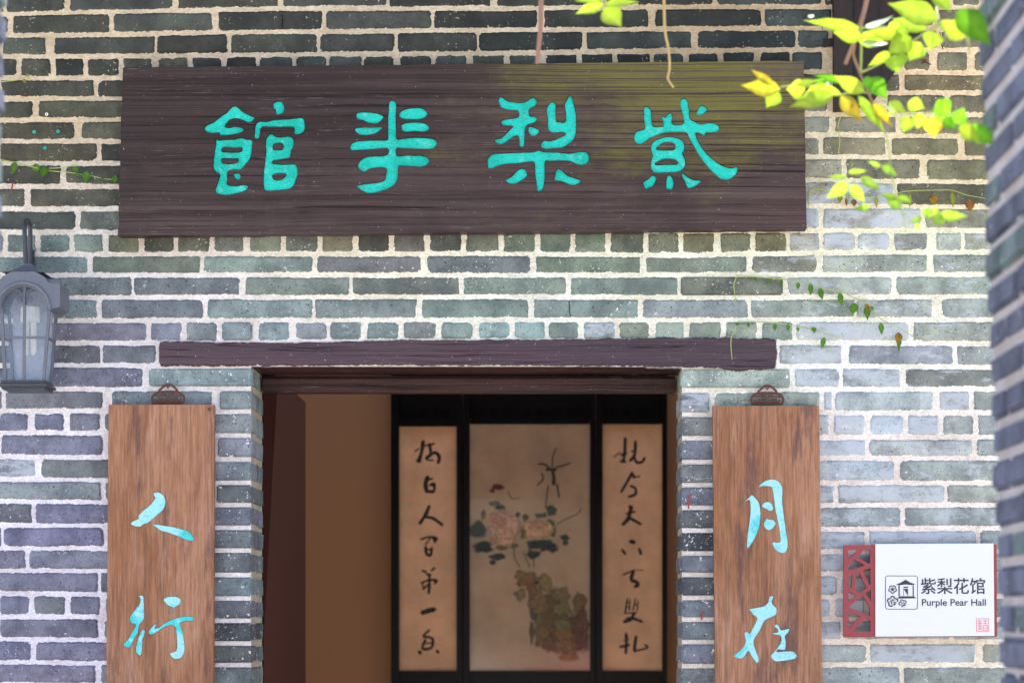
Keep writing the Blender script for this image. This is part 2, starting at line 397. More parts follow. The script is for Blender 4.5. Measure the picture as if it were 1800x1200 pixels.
# ---------------------------------------------------------------- brick wall with doorway
JX = [0, 180, 400, 600, 900, 1225, 1450, 1700]
J = [  # centre of every bed joint, top to bottom, read at JX
 [25,21,17,15,14,12,12,13],[62,61,57,55,53,50,49,50],[99,99,97,95,93,89,87,88],[137,137,135,134,132,130,126,128],[173,173,173,172,170,166,163,163],
 [211,210,210,210,208,204,200,202],[248,248,248,249,246,241,237,239],[287,287,288,288,285,279,276,277],[327,327,328,327,325,319,316,320],[367,367,367,366,365,363,362,363],
 [408,408,407,406,405,405,405,405],[447,447,446,446,446,448,444,443],[484,483,483,483,483,483,482,482],[523,523,522,522,522,523,522,521],[563,563,562,562,562,562,561,562],
 [603,603,602,600,598,600,602,603],[642,642,644,644,644,645,643,645],[683,683,683,684,684,686,684,683],[722,722,723,724,725,729,725,725],[760,761,765,766,768,770,768,768],
 [802,803,807,808,810,812,805,805],[842,843,848,849,850,852,848,848],[880,882,887,888,890,892,888,887],[923,923,927,928,930,932,929,928],[963,963,967,968,970,972,969,968],
 [1002,1003,1010,1010,1010,1010,1008,1008],[1042,1044,1051,1051,1050,1050,1048,1048],[1083,1084,1090,1090,1089,1088,1087,1088],[1123,1124,1130,1130,1129,1128,1127,1127],[1163,1164,1168,1169,1169,1170,1168,1168],[1203,1204,1209,1209,1209,1210,1208,1207]]
J.insert(0, [v - 39 for v in J[0]])
for _ in range(3): J.insert(0, [v - 39 for v in J[0]])
for _ in range(5): J.append([v + 39.5 for v in J[-1]])
OFF = 4                     # J[OFF] is the first bed joint of the photograph
def jy(k, x):
    c = J[k]
    if x <= JX[0]: return c[0]
    for i in range(len(JX) - 1):
        if x <= JX[i + 1]:
            t = (x - JX[i]) / (JX[i + 1] - JX[i]); return c[i] * (1 - t) + c[i + 1] * t
    return c[-1]
# bricks of every course as the photograph shows them: left, right (pixels), letter of look
# k very dark, d dark, p purple grey, t teal, w lime washed, o olive, g green grey
ROWS = {
 -1: [(-60,5),(12,113,'d'),(122,303),(312,488,'d'),(497,680),(685,862,'k'),(873,1058,'d'),(1066,1253,'k'),(1260,1443),(1450,1462),(1560,1665),(1675,1722)],
 0: [(-80,14,'k'),(23,192,'d'),(200,373,'g'),(384,567,'d'),(573,758),(763,945,'k'),(956,1140,'d'),(1152,1338,'k'),(1345,1462),(1560,1640),(1648,1722)],
 1: [(-90,-3),(5,80,'g'),(95,271,'d'),(276,399,'k'),(406,557,'o'),(562,693,'d'),(700,839,'d'),(842,1023,'k'),(1032,1215,'g'),(1227,1398,'k'),(1403,1456),(1560,1648),(1656,1742)],
 2: [(-30,29,'k'),(37,88,'d'),(97,147,'k'),(154,208,'d'),(216,267,'g'),(279,328,'o'),(338,390,'k'),(398,451,'k'),(455,514),(521,573,'g'),(580,635),(640,692,'g'),(704,758,'d'),(765,820,'g'),(831,887,'g'),(896,948),(960,1013,'k'),(1023,1077,'k'),(1085,1142,'k'),(1150,1202,'g'),(1210,1262,'k'),(1273,1326,'k'),(1337,1388,'k'),(1393,1445,'g'),(1540,1581),(1590,1634,'o'),(1647,1700,'g'),(1713,1760)],
 3: [(-90,-6),(2,165,'d'),(172,350,'k'),(1395,1458,'d'),(1540,1581),(1591,1750,'o')],
 4: [(-100,57,'d'),(67,245,'o'),(1395,1455),(1560,1662,'g'),(1668,1755)],
 5: [(-40,131,'d'),(143,320,'o'),(1400,1458),(1468,1575),(1585,1755,'o')],
 6: [(-120,-8),(0,170,'o'),(178,300,'k'),(1390,1440),(1447,1557,'o'),(1567,1684,'o'),(1695,1780,'o')],
 7: [(-80,107,'d'),(117,300,'d'),(1390,1480),(1487,1617),(1630,1780,'o')],
 8: [(-140,43,'g'),(53,230,'d'),(1390,1478,'w'),(1486,1570,'w'),(1578,1780,'d')],
 9: [(-50,133,'k'),(140,300),(1395,1438,'w'),(1447,1618,'w'),(1628,1780,'g')],
 10: [(-60,4),(12,63,'t'),(70,122,'t'),(130,180,'t'),(190,244,'o'),(254,305,'k'),(313,368,'d'),(377,428),(440,494,'o'),(502,558,'d'),(566,620,'o'),(630,684,'k'),(693,746,'p'),(756,811,'k'),(820,875,'d'),(885,941,'g'),(949,1003,'t'),(1011,1064,'g'),(1074,1131,'d'),(1140,1192,'g'),(1200,1255,'o'),(1266,1320,'g'),(1327,1382,'o'),(1389,1440,'w'),(1446,1502,'w'),(1508,1564,'w'),(1572,1629,'k'),(1646,1690,'g'),(1695,1760,'g')],
 11: [(-30,154,'t'),(163,351,'t'),(358,549,'g'),(557,740,'p'),(751,932,'p'),(942,1126,'g'),(1136,1312,'t'),(1322,1437),(1446,1630,'g'),(1642,1775,'d')],
 12: [(-120,17),(25,230),(236,420,'p'),(431,614,'t'),(620,807,'t'),(815,995,'t'),(1003,1192,'g'),(1197,1376,'d'),(1385,1567),(1575,1775,'g')],
 13: [(-20,170,'t'),(178,356,'t'),(365,549,'g'),(554,732,'t'),(742,929,'t'),(939,1121,'t'),(1130,1315,'p'),(1320,1502,'t'),(1507,1638),(1656,1775,'g')],
 14: [(-130,70,'p'),(78,257,'p'),(265,318,'p'),(328,381),(390,443),(454,508,'t'),(520,574,'p'),(580,635,'t'),(645,701,'t'),(709,766,'p'),(776,830,'t'),(841,896,'t'),(904,958,'t'),(965,1017,'t'),(1027,1080,'w'),(1088,1141,'g'),(1152,1202,'g'),(1212,1267,'g'),(1276,1330,'g'),(1340,1393,'g'),(1400,1596,'w'),(1607,1775,'g')],
 15: [(-110,80),(90,176,'d'),(179,274,'t'),(1370,1480,'w'),(1492,1675,'p'),(1683,1775)],
 16: [(-60,75),(82,250,'p'),(262,443,'t'),(1197,1388,'t'),(1397,1475,'w'),(1482,1582,'w'),(1592,1775,'d')],
 17: [(-170,3,'p'),(9,180,'t'),(196,372,'t'),(386,443,'t'),(1197,1247,'w'),(1256,1441,'t'),(1450,1462,'w'),(1468,1640,'t'),(1652,1705,'w'),(1712,1780,'t')],
 18: [(-65,-8),(-1,48,'p'),(60,112,'p'),(122,175,'p'),(184,230),(377,443),(1197,1260),(1430,1457,'w'),(1466,1520,'w'),(1530,1588,'w'),(1596,1650,'w'),(1658,1712,'t'),(1720,1780,'t')],
 19: [(-170,-6),(2,180,'p'),(383,443,'p'),(1197,1260,'p'),(1430,1521,'w'),(1528,1708),(1718,1780,'t')],
 20: [(-120,61,'w'),(72,240,'d'),(370,443),(1197,1260),(1430,1572,'w'),(1583,1780,'g')],
 21: [(-8,178,'t'),(185,240),(381,443,'d'),(1197,1260,'p'),(1430,1466,'w'),(1474,1660,'w'),(1666,1780,'g')],
 22: [(-120,55,'d'),(63,240,'p'),(370,443,'p'),(1197,1260,'d'),(1430,1584),(1591,1780,'t')],
 23: [(-170,1),(7,182,'p'),(370,443,'d'),(1197,1260,'k'),(1430,1520,'w'),(1528,1716,'w'),(1723,1780,'t')],
 24: [(-130,45,'p'),(52,240,'t'),(370,443),(1197,1260,'p'),(1430,1590,'w'),(1598,1780)],
 25: [(-8,172,'p'),(178,240,'d'),(370,443,'t'),(1197,1260,'k'),(1430,1472,'w'),(1480,1660,'w'),(1668,1780)],
 26: [(-60,-8),(0,51,'p'),(60,114,'g'),(123,175,'p'),(186,240),(370,443,'p'),(1197,1260),(1430,1458,'w'),(1468,1520,'w'),(1530,1588,'w'),(1596,1650,'w'),(1658,1712,'t'),(1720,1780,'t')],
 27: [(-170,-8),(0,173,'p'),(183,240),(370,443,'k'),(1197,1260),(1430,1478,'w'),(1486,1670,'w'),(1678,1780)],
 28: [(-110,54,'p'),(63,240,'p'),(370,443,'d'),(1197,1260,'p'),(1430,1523),(1530,1715,'w'),(1728,1780,'o')],
 29: [(-8,168,'p'),(177,240),(370,443),(1197,1260),(1430,1582),(1590,1780,'t')],
}
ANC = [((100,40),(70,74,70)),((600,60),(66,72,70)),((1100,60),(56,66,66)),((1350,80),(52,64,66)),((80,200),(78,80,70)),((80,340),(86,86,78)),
 ((1430,250),(136,136,120)),((1650,150),(112,106,82)),((1650,300),(112,113,90)),((100,430),(105,124,122)),((300,430),(96,104,94)),((700,430),(96,98,90)),
 ((1000,430),(102,118,104)),((1300,430),(112,116,98)),((1550,430),(165,172,168)),((100,500),(106,120,128)),((450,500),(115,132,132)),((700,470),(106,110,112)),
 ((800,510),(112,132,126)),((1100,510),(116,130,126)),((1600,500),(138,150,146)),((200,570),(104,110,130)),((500,580),(118,136,148)),((900,580),(124,148,150)),
 ((1300,580),(125,142,140)),((1600,580),(155,168,176)),((200,660),(104,108,132)),((350,665),(115,135,146)),((1300,665),(150,168,165)),((1650,660),(138,146,148)),
 ((50,740),(106,113,140)),((415,740),(108,123,138)),((1225,740),(105,118,132)),((1550,740),(160,172,188)),((100,850),(112,125,144)),((415,900),(98,110,125)),
 ((1225,900),(95,108,126)),((1550,850),(146,158,168)),((100,930),(100,102,136)),((100,1060),(102,109,134)),((415,1100),(96,110,120)),((1225,1080),(98,110,128)),
 ((1500,1080),(146,156,174)),((100,1150),(103,106,136)),((1550,1150),(138,150,156))]
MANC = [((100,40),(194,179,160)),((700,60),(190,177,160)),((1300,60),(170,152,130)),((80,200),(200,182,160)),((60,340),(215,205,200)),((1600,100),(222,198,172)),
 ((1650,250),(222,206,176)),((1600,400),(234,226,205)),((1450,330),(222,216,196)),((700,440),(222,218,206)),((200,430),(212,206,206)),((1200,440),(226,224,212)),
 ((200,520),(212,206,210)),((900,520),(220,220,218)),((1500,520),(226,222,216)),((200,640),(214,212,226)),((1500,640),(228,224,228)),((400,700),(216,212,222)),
 ((100,850),(214,212,232)),((415,900),(214,210,222)),((1225,900),(216,212,220)),((1550,850),(222,212,216)),((100,1100),(212,208,230)),((1550,1100),(222,212,214)),((1600,1150),(228,214,204))]  # mortar tones by place: aged beige, with the wall's light gradient partly in
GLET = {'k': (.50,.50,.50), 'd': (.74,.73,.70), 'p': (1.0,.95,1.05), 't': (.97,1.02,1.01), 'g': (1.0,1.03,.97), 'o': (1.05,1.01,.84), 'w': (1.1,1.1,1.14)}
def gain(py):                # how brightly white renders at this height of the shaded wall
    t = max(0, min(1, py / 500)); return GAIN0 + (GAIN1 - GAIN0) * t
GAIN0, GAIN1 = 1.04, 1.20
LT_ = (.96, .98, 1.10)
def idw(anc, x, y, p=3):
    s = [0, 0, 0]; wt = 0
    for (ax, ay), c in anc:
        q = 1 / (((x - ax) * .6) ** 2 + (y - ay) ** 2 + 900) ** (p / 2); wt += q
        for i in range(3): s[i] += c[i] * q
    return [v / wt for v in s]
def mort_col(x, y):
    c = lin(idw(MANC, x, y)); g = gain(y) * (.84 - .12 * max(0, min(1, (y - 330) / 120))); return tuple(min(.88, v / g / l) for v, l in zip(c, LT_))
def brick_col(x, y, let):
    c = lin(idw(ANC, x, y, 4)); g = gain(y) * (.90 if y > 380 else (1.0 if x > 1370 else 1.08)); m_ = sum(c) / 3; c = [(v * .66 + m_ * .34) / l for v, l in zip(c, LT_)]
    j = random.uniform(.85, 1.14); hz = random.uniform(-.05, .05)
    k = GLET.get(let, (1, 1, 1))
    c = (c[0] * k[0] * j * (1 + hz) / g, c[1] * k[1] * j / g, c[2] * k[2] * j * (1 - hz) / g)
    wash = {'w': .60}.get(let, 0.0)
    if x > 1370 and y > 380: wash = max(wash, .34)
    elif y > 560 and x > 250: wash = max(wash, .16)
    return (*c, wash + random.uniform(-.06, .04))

def paint(me, tint, mort, edges):
    for nm, ty in (('tint', 'FLOAT_COLOR'), ('mort', 'FLOAT_COLOR'), ('edge', 'FLOAT')): me.attributes.new(nm, ty, 'POINT')
    a, b, e = me.attributes['tint'], me.attributes['mort'], me.attributes['edge']
    n = len(me.vertices)
    if not isinstance(tint, list): tint = [tint] * n; mort = [mort] * n
    a.data.foreach_set('color', [c for t in tint for c in t]); b.data.foreach_set('color', [c for t in mort for c in (*t[:3], 1)])
    e.data.foreach_set('value', edges)

def brick_geo(x0, x1, top, bot):
    """16-point uneven outline in wall pixels, two rings; returns verts(world), faces, edge values"""
    r = min(random.uniform(1.8, 5.0), (x1 - x0) * .3); pts = []
    mid = [(x0 + (x1 - x0) * t) for t in (.27, .5, .74)]
    ju = lambda a=1.0: random.uniform(-a, a)
    TL, TR, BR, BL = [random.uniform(.5, 1.25) * r for _ in range(4)]
    xl0, xl1, xr0, xr1 = x0 + ju(.9), x0 + ju(.9), x1 + ju(.9), x1 + ju(.9)
    pts += [(xl0, top(x0) + TL), (xl0 + TL * .9, top(x0) + ju(.5))] + [(m, top(m) + ju(.9)) for m in mid] + [(xr0 - TR * .9, top(x1) + ju(.5)), (xr0, top(x1) + TR)]
    pts += [((xr0 + xr1) / 2 + ju(.7), (top(x1) + bot(x1)) / 2)]
    pts += [(xr1, bot(x1) - BR), (xr1 - BR * .9, bot(x1) + ju(.5))] + [(m, bot(m) + ju(.8)) for m in mid[::-1]] + [(xl1 + BL * .9, bot(x0) + ju(.5)), (xl1, bot(x0) - BL)]
    pts += [((xl0 + xl1) / 2 + ju(.7), (top(x0) + bot(x0)) / 2)]
    cx = sum(p[0] for p in pts) / 16; cy = sum(p[1] for p in pts) / 16
    proud = random.uniform(-.0008, .0022); tx, tz = ju(.0006), ju(.0006)
    V = []; hw = (x1 - x0) / 2
    for (x, y) in pts: q = P(x, y, 0); q.y = .0042; V.append(q)
    for (x, y) in pts:
        dx, dy = cx - x, cy - y; L = math.hypot(dx, dy)
        ix = x + max(-5, min(5, dx * .4)); iy = y + max(-5, min(5, dy * .4))
        q = P(ix, iy, 0); q.y = -proud + tx * (ix - cx) / hw + tz * (iy - cy) / 16; V.append(q)
    n = 16
    Fc = [tuple(range(n, 2 * n))[::-1]] + [(i, i + n, (i + 1) % n + n, (i + 1) % n) for i in range(n)]
    return V, Fc, [1.0] * n + [0.0] * n

wall = thing('brick_wall', (0, 0, 0), 'grey brick front wall with pale lime mortar around the open doorway', 'wall')
XL, XR = 443.0, 1197.0       # door jambs
TH = 0.21                    # wall thickness
pile_v, pile_f, pile_e, pile_t, pile_m = [], [], [], [], []
brick_count = 0; cand = []
def make_brick(x0, x1, k, let, joined=False, half=4.6):
    yc = (jy(k, (x0 + x1) / 2) + jy(k + 1, (x0 + x1) / 2)) / 2
    h = random.uniform(2.3, 3.3); x0 -= 1.4; x1 += 1.4
    V, Fc, E = brick_geo(x0, x1, lambda x: jy(k, x) + h, lambda x: jy(k + 1, x) - h)
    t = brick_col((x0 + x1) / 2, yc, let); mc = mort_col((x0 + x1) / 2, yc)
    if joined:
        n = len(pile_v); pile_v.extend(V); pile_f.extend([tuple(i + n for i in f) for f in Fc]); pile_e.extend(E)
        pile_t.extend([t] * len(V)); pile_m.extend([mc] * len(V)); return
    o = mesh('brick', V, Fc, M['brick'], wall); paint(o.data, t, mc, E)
    for i, p in enumerate(o.data.polygons): p.use_smooth = False
for rr, lst in ROWS.items():
    for b in lst:
        x0, x1 = b[0], b[1]; let = b[2] if len(b) > 2 else ''
        if x1 == 443 or x0 == 1197: continue          # corner bricks are built below
        vis = max(0, min(x1, 1760) - max(x0, 0))
        make_brick(x0, x1, rr + OFF, let, joined=vis < 14)
# courses beyond the picture
def run(k, a, b):
    x = a; hd = (k % 4 == 2)
    while x < b - 20:
        L = random.uniform(50, 56) if hd else random.uniform(165, 188)
        x1 = min(x + L, b); make_brick(x, x1, k, '', True); x = x1 + random.uniform(7, 11)
for k in range(0, len(J) - 1):
    rr = k - OFF
    if rr in ROWS:
        run(k, -700 + random.uniform(0, 90), min(b[0] for b in ROWS[rr]) - 9)
        run(k, max(b[1] for b in ROWS[rr]) + 9, 2500)
    else:
        run(k, -700, XL - 6 if rr > 15 else 2500) if rr > 15 else run(k, -700, 2500)
        if rr > 15: run(k, XR + 6, 2500)
# hidden stretches behind the big board and behind the hanging boards stay mortar only
# corner bricks of the jambs: solid blocks that turn the corner
def corner(side, k, x0, x1, let):
    yt = jy(k, (x0 + x1) / 2) + 4.1; yb = jy(k + 1, (x0 + x1) / 2) - 4.1
    a = P(x0, yb); b = P(x1, yt); prd = random.uniform(.002, .0035)
    two = (k % 2 == 0)
    pieces = [(-prd, .085), (.094, TH - .004)] if two else [(-prd, TH - .004)]
    for i, (ya, yb_) in enumerate(pieces):
        xa, xb = a.x, b.x
        if i == 1:
            if side == 'L': xa = b.x - .08
            else: xb = a.x + .08
        mb = MB().bbox((xa, ya, a.z), (xb, yb_, b.z), r=.0035)
        for v in mb.v:
            v += Vector((mnoise.noise(v * 40) * .0022, mnoise.noise(v * 35 + Vector((5,5,5))) * .0015, mnoise.noise(v * 30) * .0012))
        o = mb.build('brick', M['brick'], wall, smooth=True)
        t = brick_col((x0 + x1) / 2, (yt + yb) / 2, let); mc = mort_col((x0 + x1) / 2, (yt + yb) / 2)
        cx, cz = (xa + xb) / 2, (a.z + b.z) / 2
        paint(o.data, t, mc, [.40] * len(o.data.vertices))
for rr, lst in ROWS.items():
    for b in lst:
        let = b[2] if len(b) > 2 else ''
        if b[1] == 443: corner('L', rr + OFF, b[0], b[1], let)
        if b[0] == 1197: corner('R', rr + OFF, b[0], b[1], let)
me = bpy.data.meshes.new('bricks_at_the_margin'); me.from_pydata(pile_v, [], pile_f); me.update()
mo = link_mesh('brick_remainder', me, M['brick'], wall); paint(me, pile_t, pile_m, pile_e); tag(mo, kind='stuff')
# mortar bed: an uneven sheet with real waves, plus reveals
def mortar_sheet(x0, x1, y0, y1, step):
    nx = max(2, int((x1 - x0) / step)); ny = max(2, int((y1 - y0) / step)); vs = []; cs = []
    for j in range(ny + 1):
        for i in range(nx + 1):
            x = x0 + (x1 - x0) * i / nx; y = y0 + (y1 - y0) * j / ny
            q = P(x, y, 0); q.y = .0030 + mnoise.noise(Vector((x * .09, y * .12, 1))) * .0016 + mnoise.noise(Vector((x * .25, y * .3, 4))) * .0009
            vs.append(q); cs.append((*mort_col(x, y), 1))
    fs = [(j * (nx + 1) + i, (j + 1) * (nx + 1) + i, (j + 1) * (nx + 1) + i + 1, j * (nx + 1) + i + 1) for j in range(ny) for i in range(nx)]
    return vs, fs, cs
LT, LB = 645.0, 2300.0
AV, AF, AC = [], [], []
for args in ((-100, XL - 2, -60, 1240, 6), (XR + 2, 1800, -60, 1240, 6), (XL - 2, XR + 2, -60, 644, 6),
             (-700, -100, -150, 1240, 40), (1800, 2500, -150, 1240, 40), (-700, XL - 2, 1240, LB, 40), (XR + 2, 2500, 1240, LB, 40), (-100, 1800, -150, -60, 30)):
    v_, f_, c_ = mortar_sheet(*args); n = len(AV); AV += v_; AF += [tuple(i + n for i in f) for f in f_]; AC += c_
def slab(a, b):
    global AV, AF, AC
    mb = MB().box(a, b); n = len(AV); AV += mb.v; AF += [tuple(i + n for i in f) for f in mb.f]; AC += [(.50,.44,.34,1)] * 8
pl, pr, pt, pb = P(XL - 2.5, 0), P(XR + 2.5, 0), P(0, 640), P(0, LB)
slab((pl.x - .6, .0065, pb.z), (pl.x, TH, pt.z)); slab((pr.x, .0065, pb.z), (pr.x + .6, TH, pt.z))
slab((-2.3, .02, pb.z), (pl.x - .6, TH, 3.6)); slab((pr.x + .6, .02, pb.z), (2.3, TH, 3.6)); slab((pl.x - .6, .02, pt.z + .001), (pr.x + .6, TH, 3.6))
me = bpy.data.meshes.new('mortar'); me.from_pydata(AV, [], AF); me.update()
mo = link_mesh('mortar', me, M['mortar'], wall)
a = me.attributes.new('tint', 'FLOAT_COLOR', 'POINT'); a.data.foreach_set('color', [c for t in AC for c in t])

for cr_ in ([(1000,529),(1001,538),(1000.5,546),(1003,556)],[(495,27),(497,38),(495.5,45),(497,52)],[(1652,58),(1655,68),(1653,76),(1658,87)],[(1441,30),(1447,40),(1445,52)]):
    MB().ribbon([P(x, y, -.0036) for x, y in cr_], 1.5 * S).build('crack', M['black'], wall)
# lintel board and door head
top = [(281.5,601),(286,600.5),(292,600),(300,600),(330,600),(420,602),(560,601),(700,598),(860,597),(1000,596),(1140,594),(1250,593),(1335,594),(1350,595),(1360,596.5),(1363.5,600),(1365,610),(1366,620),(1365,636),(1363,645),(1357,649),(1330,651),(1290,652),(1240,647),(1150,645),(1060,644),(900,643),(700,643),(520,644),(400,644),(330,644),(300,644.5),(288,643.5),(282.5,642),(280,636),(279.5,620),(280,606)]
out = []
for (x, y) in smooth_poly(top, 8):
    out.append((x + mnoise.noise(Vector((x * .2, y * .3, 5))) * 2.0, y + mnoise.noise(Vector((x * .05, y * .2, 0))) * 1.6 + mnoise.noise(Vector((x * .25, y * .2, 3))) * 1.3))
pts = [P(x, y) for x, y in out]; n = len(pts); c = P(822, 621)
V = [Vector((p.x, .03, p.z)) for p in pts] + [Vector((p.x, -.0035, p.z)) for p in pts]
ins = [Vector((p.x + (.0035 if p.x < c.x else -.0035) * min(1, abs(p.x - c.x)), -.0085, p.z + (.0035 if p.z < c.z else -.0035))) for p in pts]
V += ins
Fc = [(i, (i + 1) % n, (i + 1) % n + n, i + n) for i in range(n)] + [(i + n, (i + 1) % n + n, (i + 1) % n + 2 * n, i + 2 * n) for i in range(n)] + [tuple(range(2 * n, 3 * n))]
o = mesh('lintel', V, Fc, M['lintel'], wall); o.data.attributes.new('edge', 'FLOAT', 'POINT').data.foreach_set('value', [1.0] * (2 * n) + [0.35] * n)
a, b = P(XL - 2, 646), P(XR + 2, 646)
MB().bbox((a.x, .004, a.z + .0015), (b.x, TH - .03, a.z + .03), r=.002).build('soffit_board', M['head'], wall)
hd = MB(); zr = EYE + (VY - 689) * (D + .15) / F; zt = EYE + (VY - 664.5) * (D + .15) / F
hd.bbox((P(XL,0).x + .004, .15, zr), (P(XR,0).x - .004, .20, zt), r=.003)
hd.build('head_rail', M['head'], wall)
MB().bbox((P(XL,0).x + .003, .185, zt - .01), (P(XR,0).x - .003, .208, a.z + .0012), r=.002).build('head_board', M['head'], wall)
# open door leaf, swung back into the room
xh = -.7036
tag(MB().bbox((xh - .045, TH + .006, 0.006), (xh, TH + .95, 2.125), r=.003).build('door_leaf', M['leaf_door']), 'dark brown plank door leaf swung open inside the left jamb', 'door')

# ---------------------------------------------------------------- room, ground, roof
tag(MB().box((-60, -80, -.3), (60, -.0005, 0)).build('ground', M['paving']), 'pale stone paving of the courtyard in front of the hall', 'ground', kind='structure')
tag(MB().box((-2.2, .0, -.29), (2.2, 2.9, .004)).build('floor', M['floor']), 'stone floor of the room behind the doorway', 'floor', kind='structure')
tag(MB().box((-2.25, 2.75, 0), (2.25, 2.9, 3.6)).build('interior_back_wall', M['wall_in']), 'tan plastered back wall of the room, seen beside the screen', 'wall', kind='structure')
tag(MB().box((-2.25, TH, 0), (-2.1, 2.75, 3.6)).box((2.1, TH, 0), (2.25, 2.75, 3.6)).build('interior_side_walls', M['wall_in']), 'tan plastered side walls of the room', 'wall', kind='structure')
tag(MB().box((-2.6, -.62, 3.62), (2.6, 1.15, 3.75)).box((-2.6, 2.35, 3.62), (2.6, 3.1, 3.75)).box((-2.6, 1.15, 3.62), (-1.6, 2.35, 3.75)).box((1.6, 1.15, 3.62), (2.6, 2.35, 3.75)).build('roof', M['roof']), 'unseen dark roof of the hall, eave set to shade the wall, opening to light the room', 'roof', kind='structure')  # unseen roof: eave added to shade the wall, opening to light the room

# ---------------------------------------------------------------- brick piers nearer the camera
def pier(name, label, sgn, xf, Yf, width, zoff):
    t = thing(name, (xf(1.5) + sgn * width / 2, Yf - .5, 0), label, 'pillar')
    course = .0517; Y1 = Yf - .95
    k = 0; z = 0.0; mb = MB(); first = True
    zs = []
    zc = zoff % course
    joined = MB(); jt = []; 
    zz = zc
    while zz < 3.5:
        z0, z1 = zz + .0043, zz + course - .0043; k += 1
        x0 = xf((z0 + z1) / 2) + random.uniform(-.0025, .0025)
        ln = .104 if k % 2 else .215
        y = Yf
        while y > Y1 + .02:
            ye = max(y - ln, Y1)
            xa, xb = (x0, x0 + .1) if sgn > 0 else (x0 - .1, x0)
            bb = MB().bbox((xa, ye, z0), (xb, y, z1), r=.006)
            for v in bb.v: v += Vector((mnoise.noise(v * 22) * .003, 0, mnoise.noise(v * 25 + Vector((3,1,7))) * .002))
            sh = random.uniform(.82, 1.12); g = random.random()
            c = lin((100, 106, 132)) if g < .65 else lin((104, 120, 128)); c = tuple(v * sh / 1.08 / l for v, l in zip(c, LT_))
            seen = 1.3 < z0 < 2.55 and y > Yf - .32
            if seen:
                o = bb.build('brick', M['brick'], t, smooth=True); paint(o.data, (*c, .05), (.72,.66,.66), [.25] * len(o.data.vertices))
            else:
                joined.add(bb.v, bb.f); jt += [(*c, .05)] * len(bb.v)
            y = ye - .009; ln = .215
        zz += course
    o = joined.build('brick_remainder', M['brick'], t); paint(o.data, jt, [(.72,.66,.66)] * len(jt), [.25] * len(jt)); tag(o, kind='stuff')
    x3 = [xf(0), xf(3.5)]; e = .006
    mb = MB(); n0 = [(0, x3[0]), (3.5, x3[1])]
    vs = []
    for z_, xx in n0:
        xa, xb = xx + sgn * e, xx + sgn * width
        vs += [(xa, Y1 + .005, z_), (xb, Y1 + .005, z_), (xb, Yf - e, z_), (xa, Yf - e, z_)]
    mb.add(vs, [(0,1,2,3),(4,5,6,7),(0,1,5,4),(1,2,6,5),(2,3,7,6),(3,0,4,7)])
    o = mb.build('mortar', M['mortar'], t)
    a = o.data.attributes.new('tint', 'FLOAT_COLOR', 'POINT'); a.data.foreach_set('color', [.74,.68,.68,1] * len(o.data.vertices))
    return t
PZ = 3.44; py_ = PZ - D
pier('brick_pillar', 'blurred grey brick pillar close to the camera at the right edge', 1, lambda z: .656 - .034 * (z - 1.5) / .92, py_, .45, 1.5 + (VY - 931) * PZ / F)
pier('brick_pillar', 'blurred pale sliver of brick pillar at the top left edge', -1, lambda z: -.811 - .02 * (2.42 - z) / .92, py_, .45, .02)
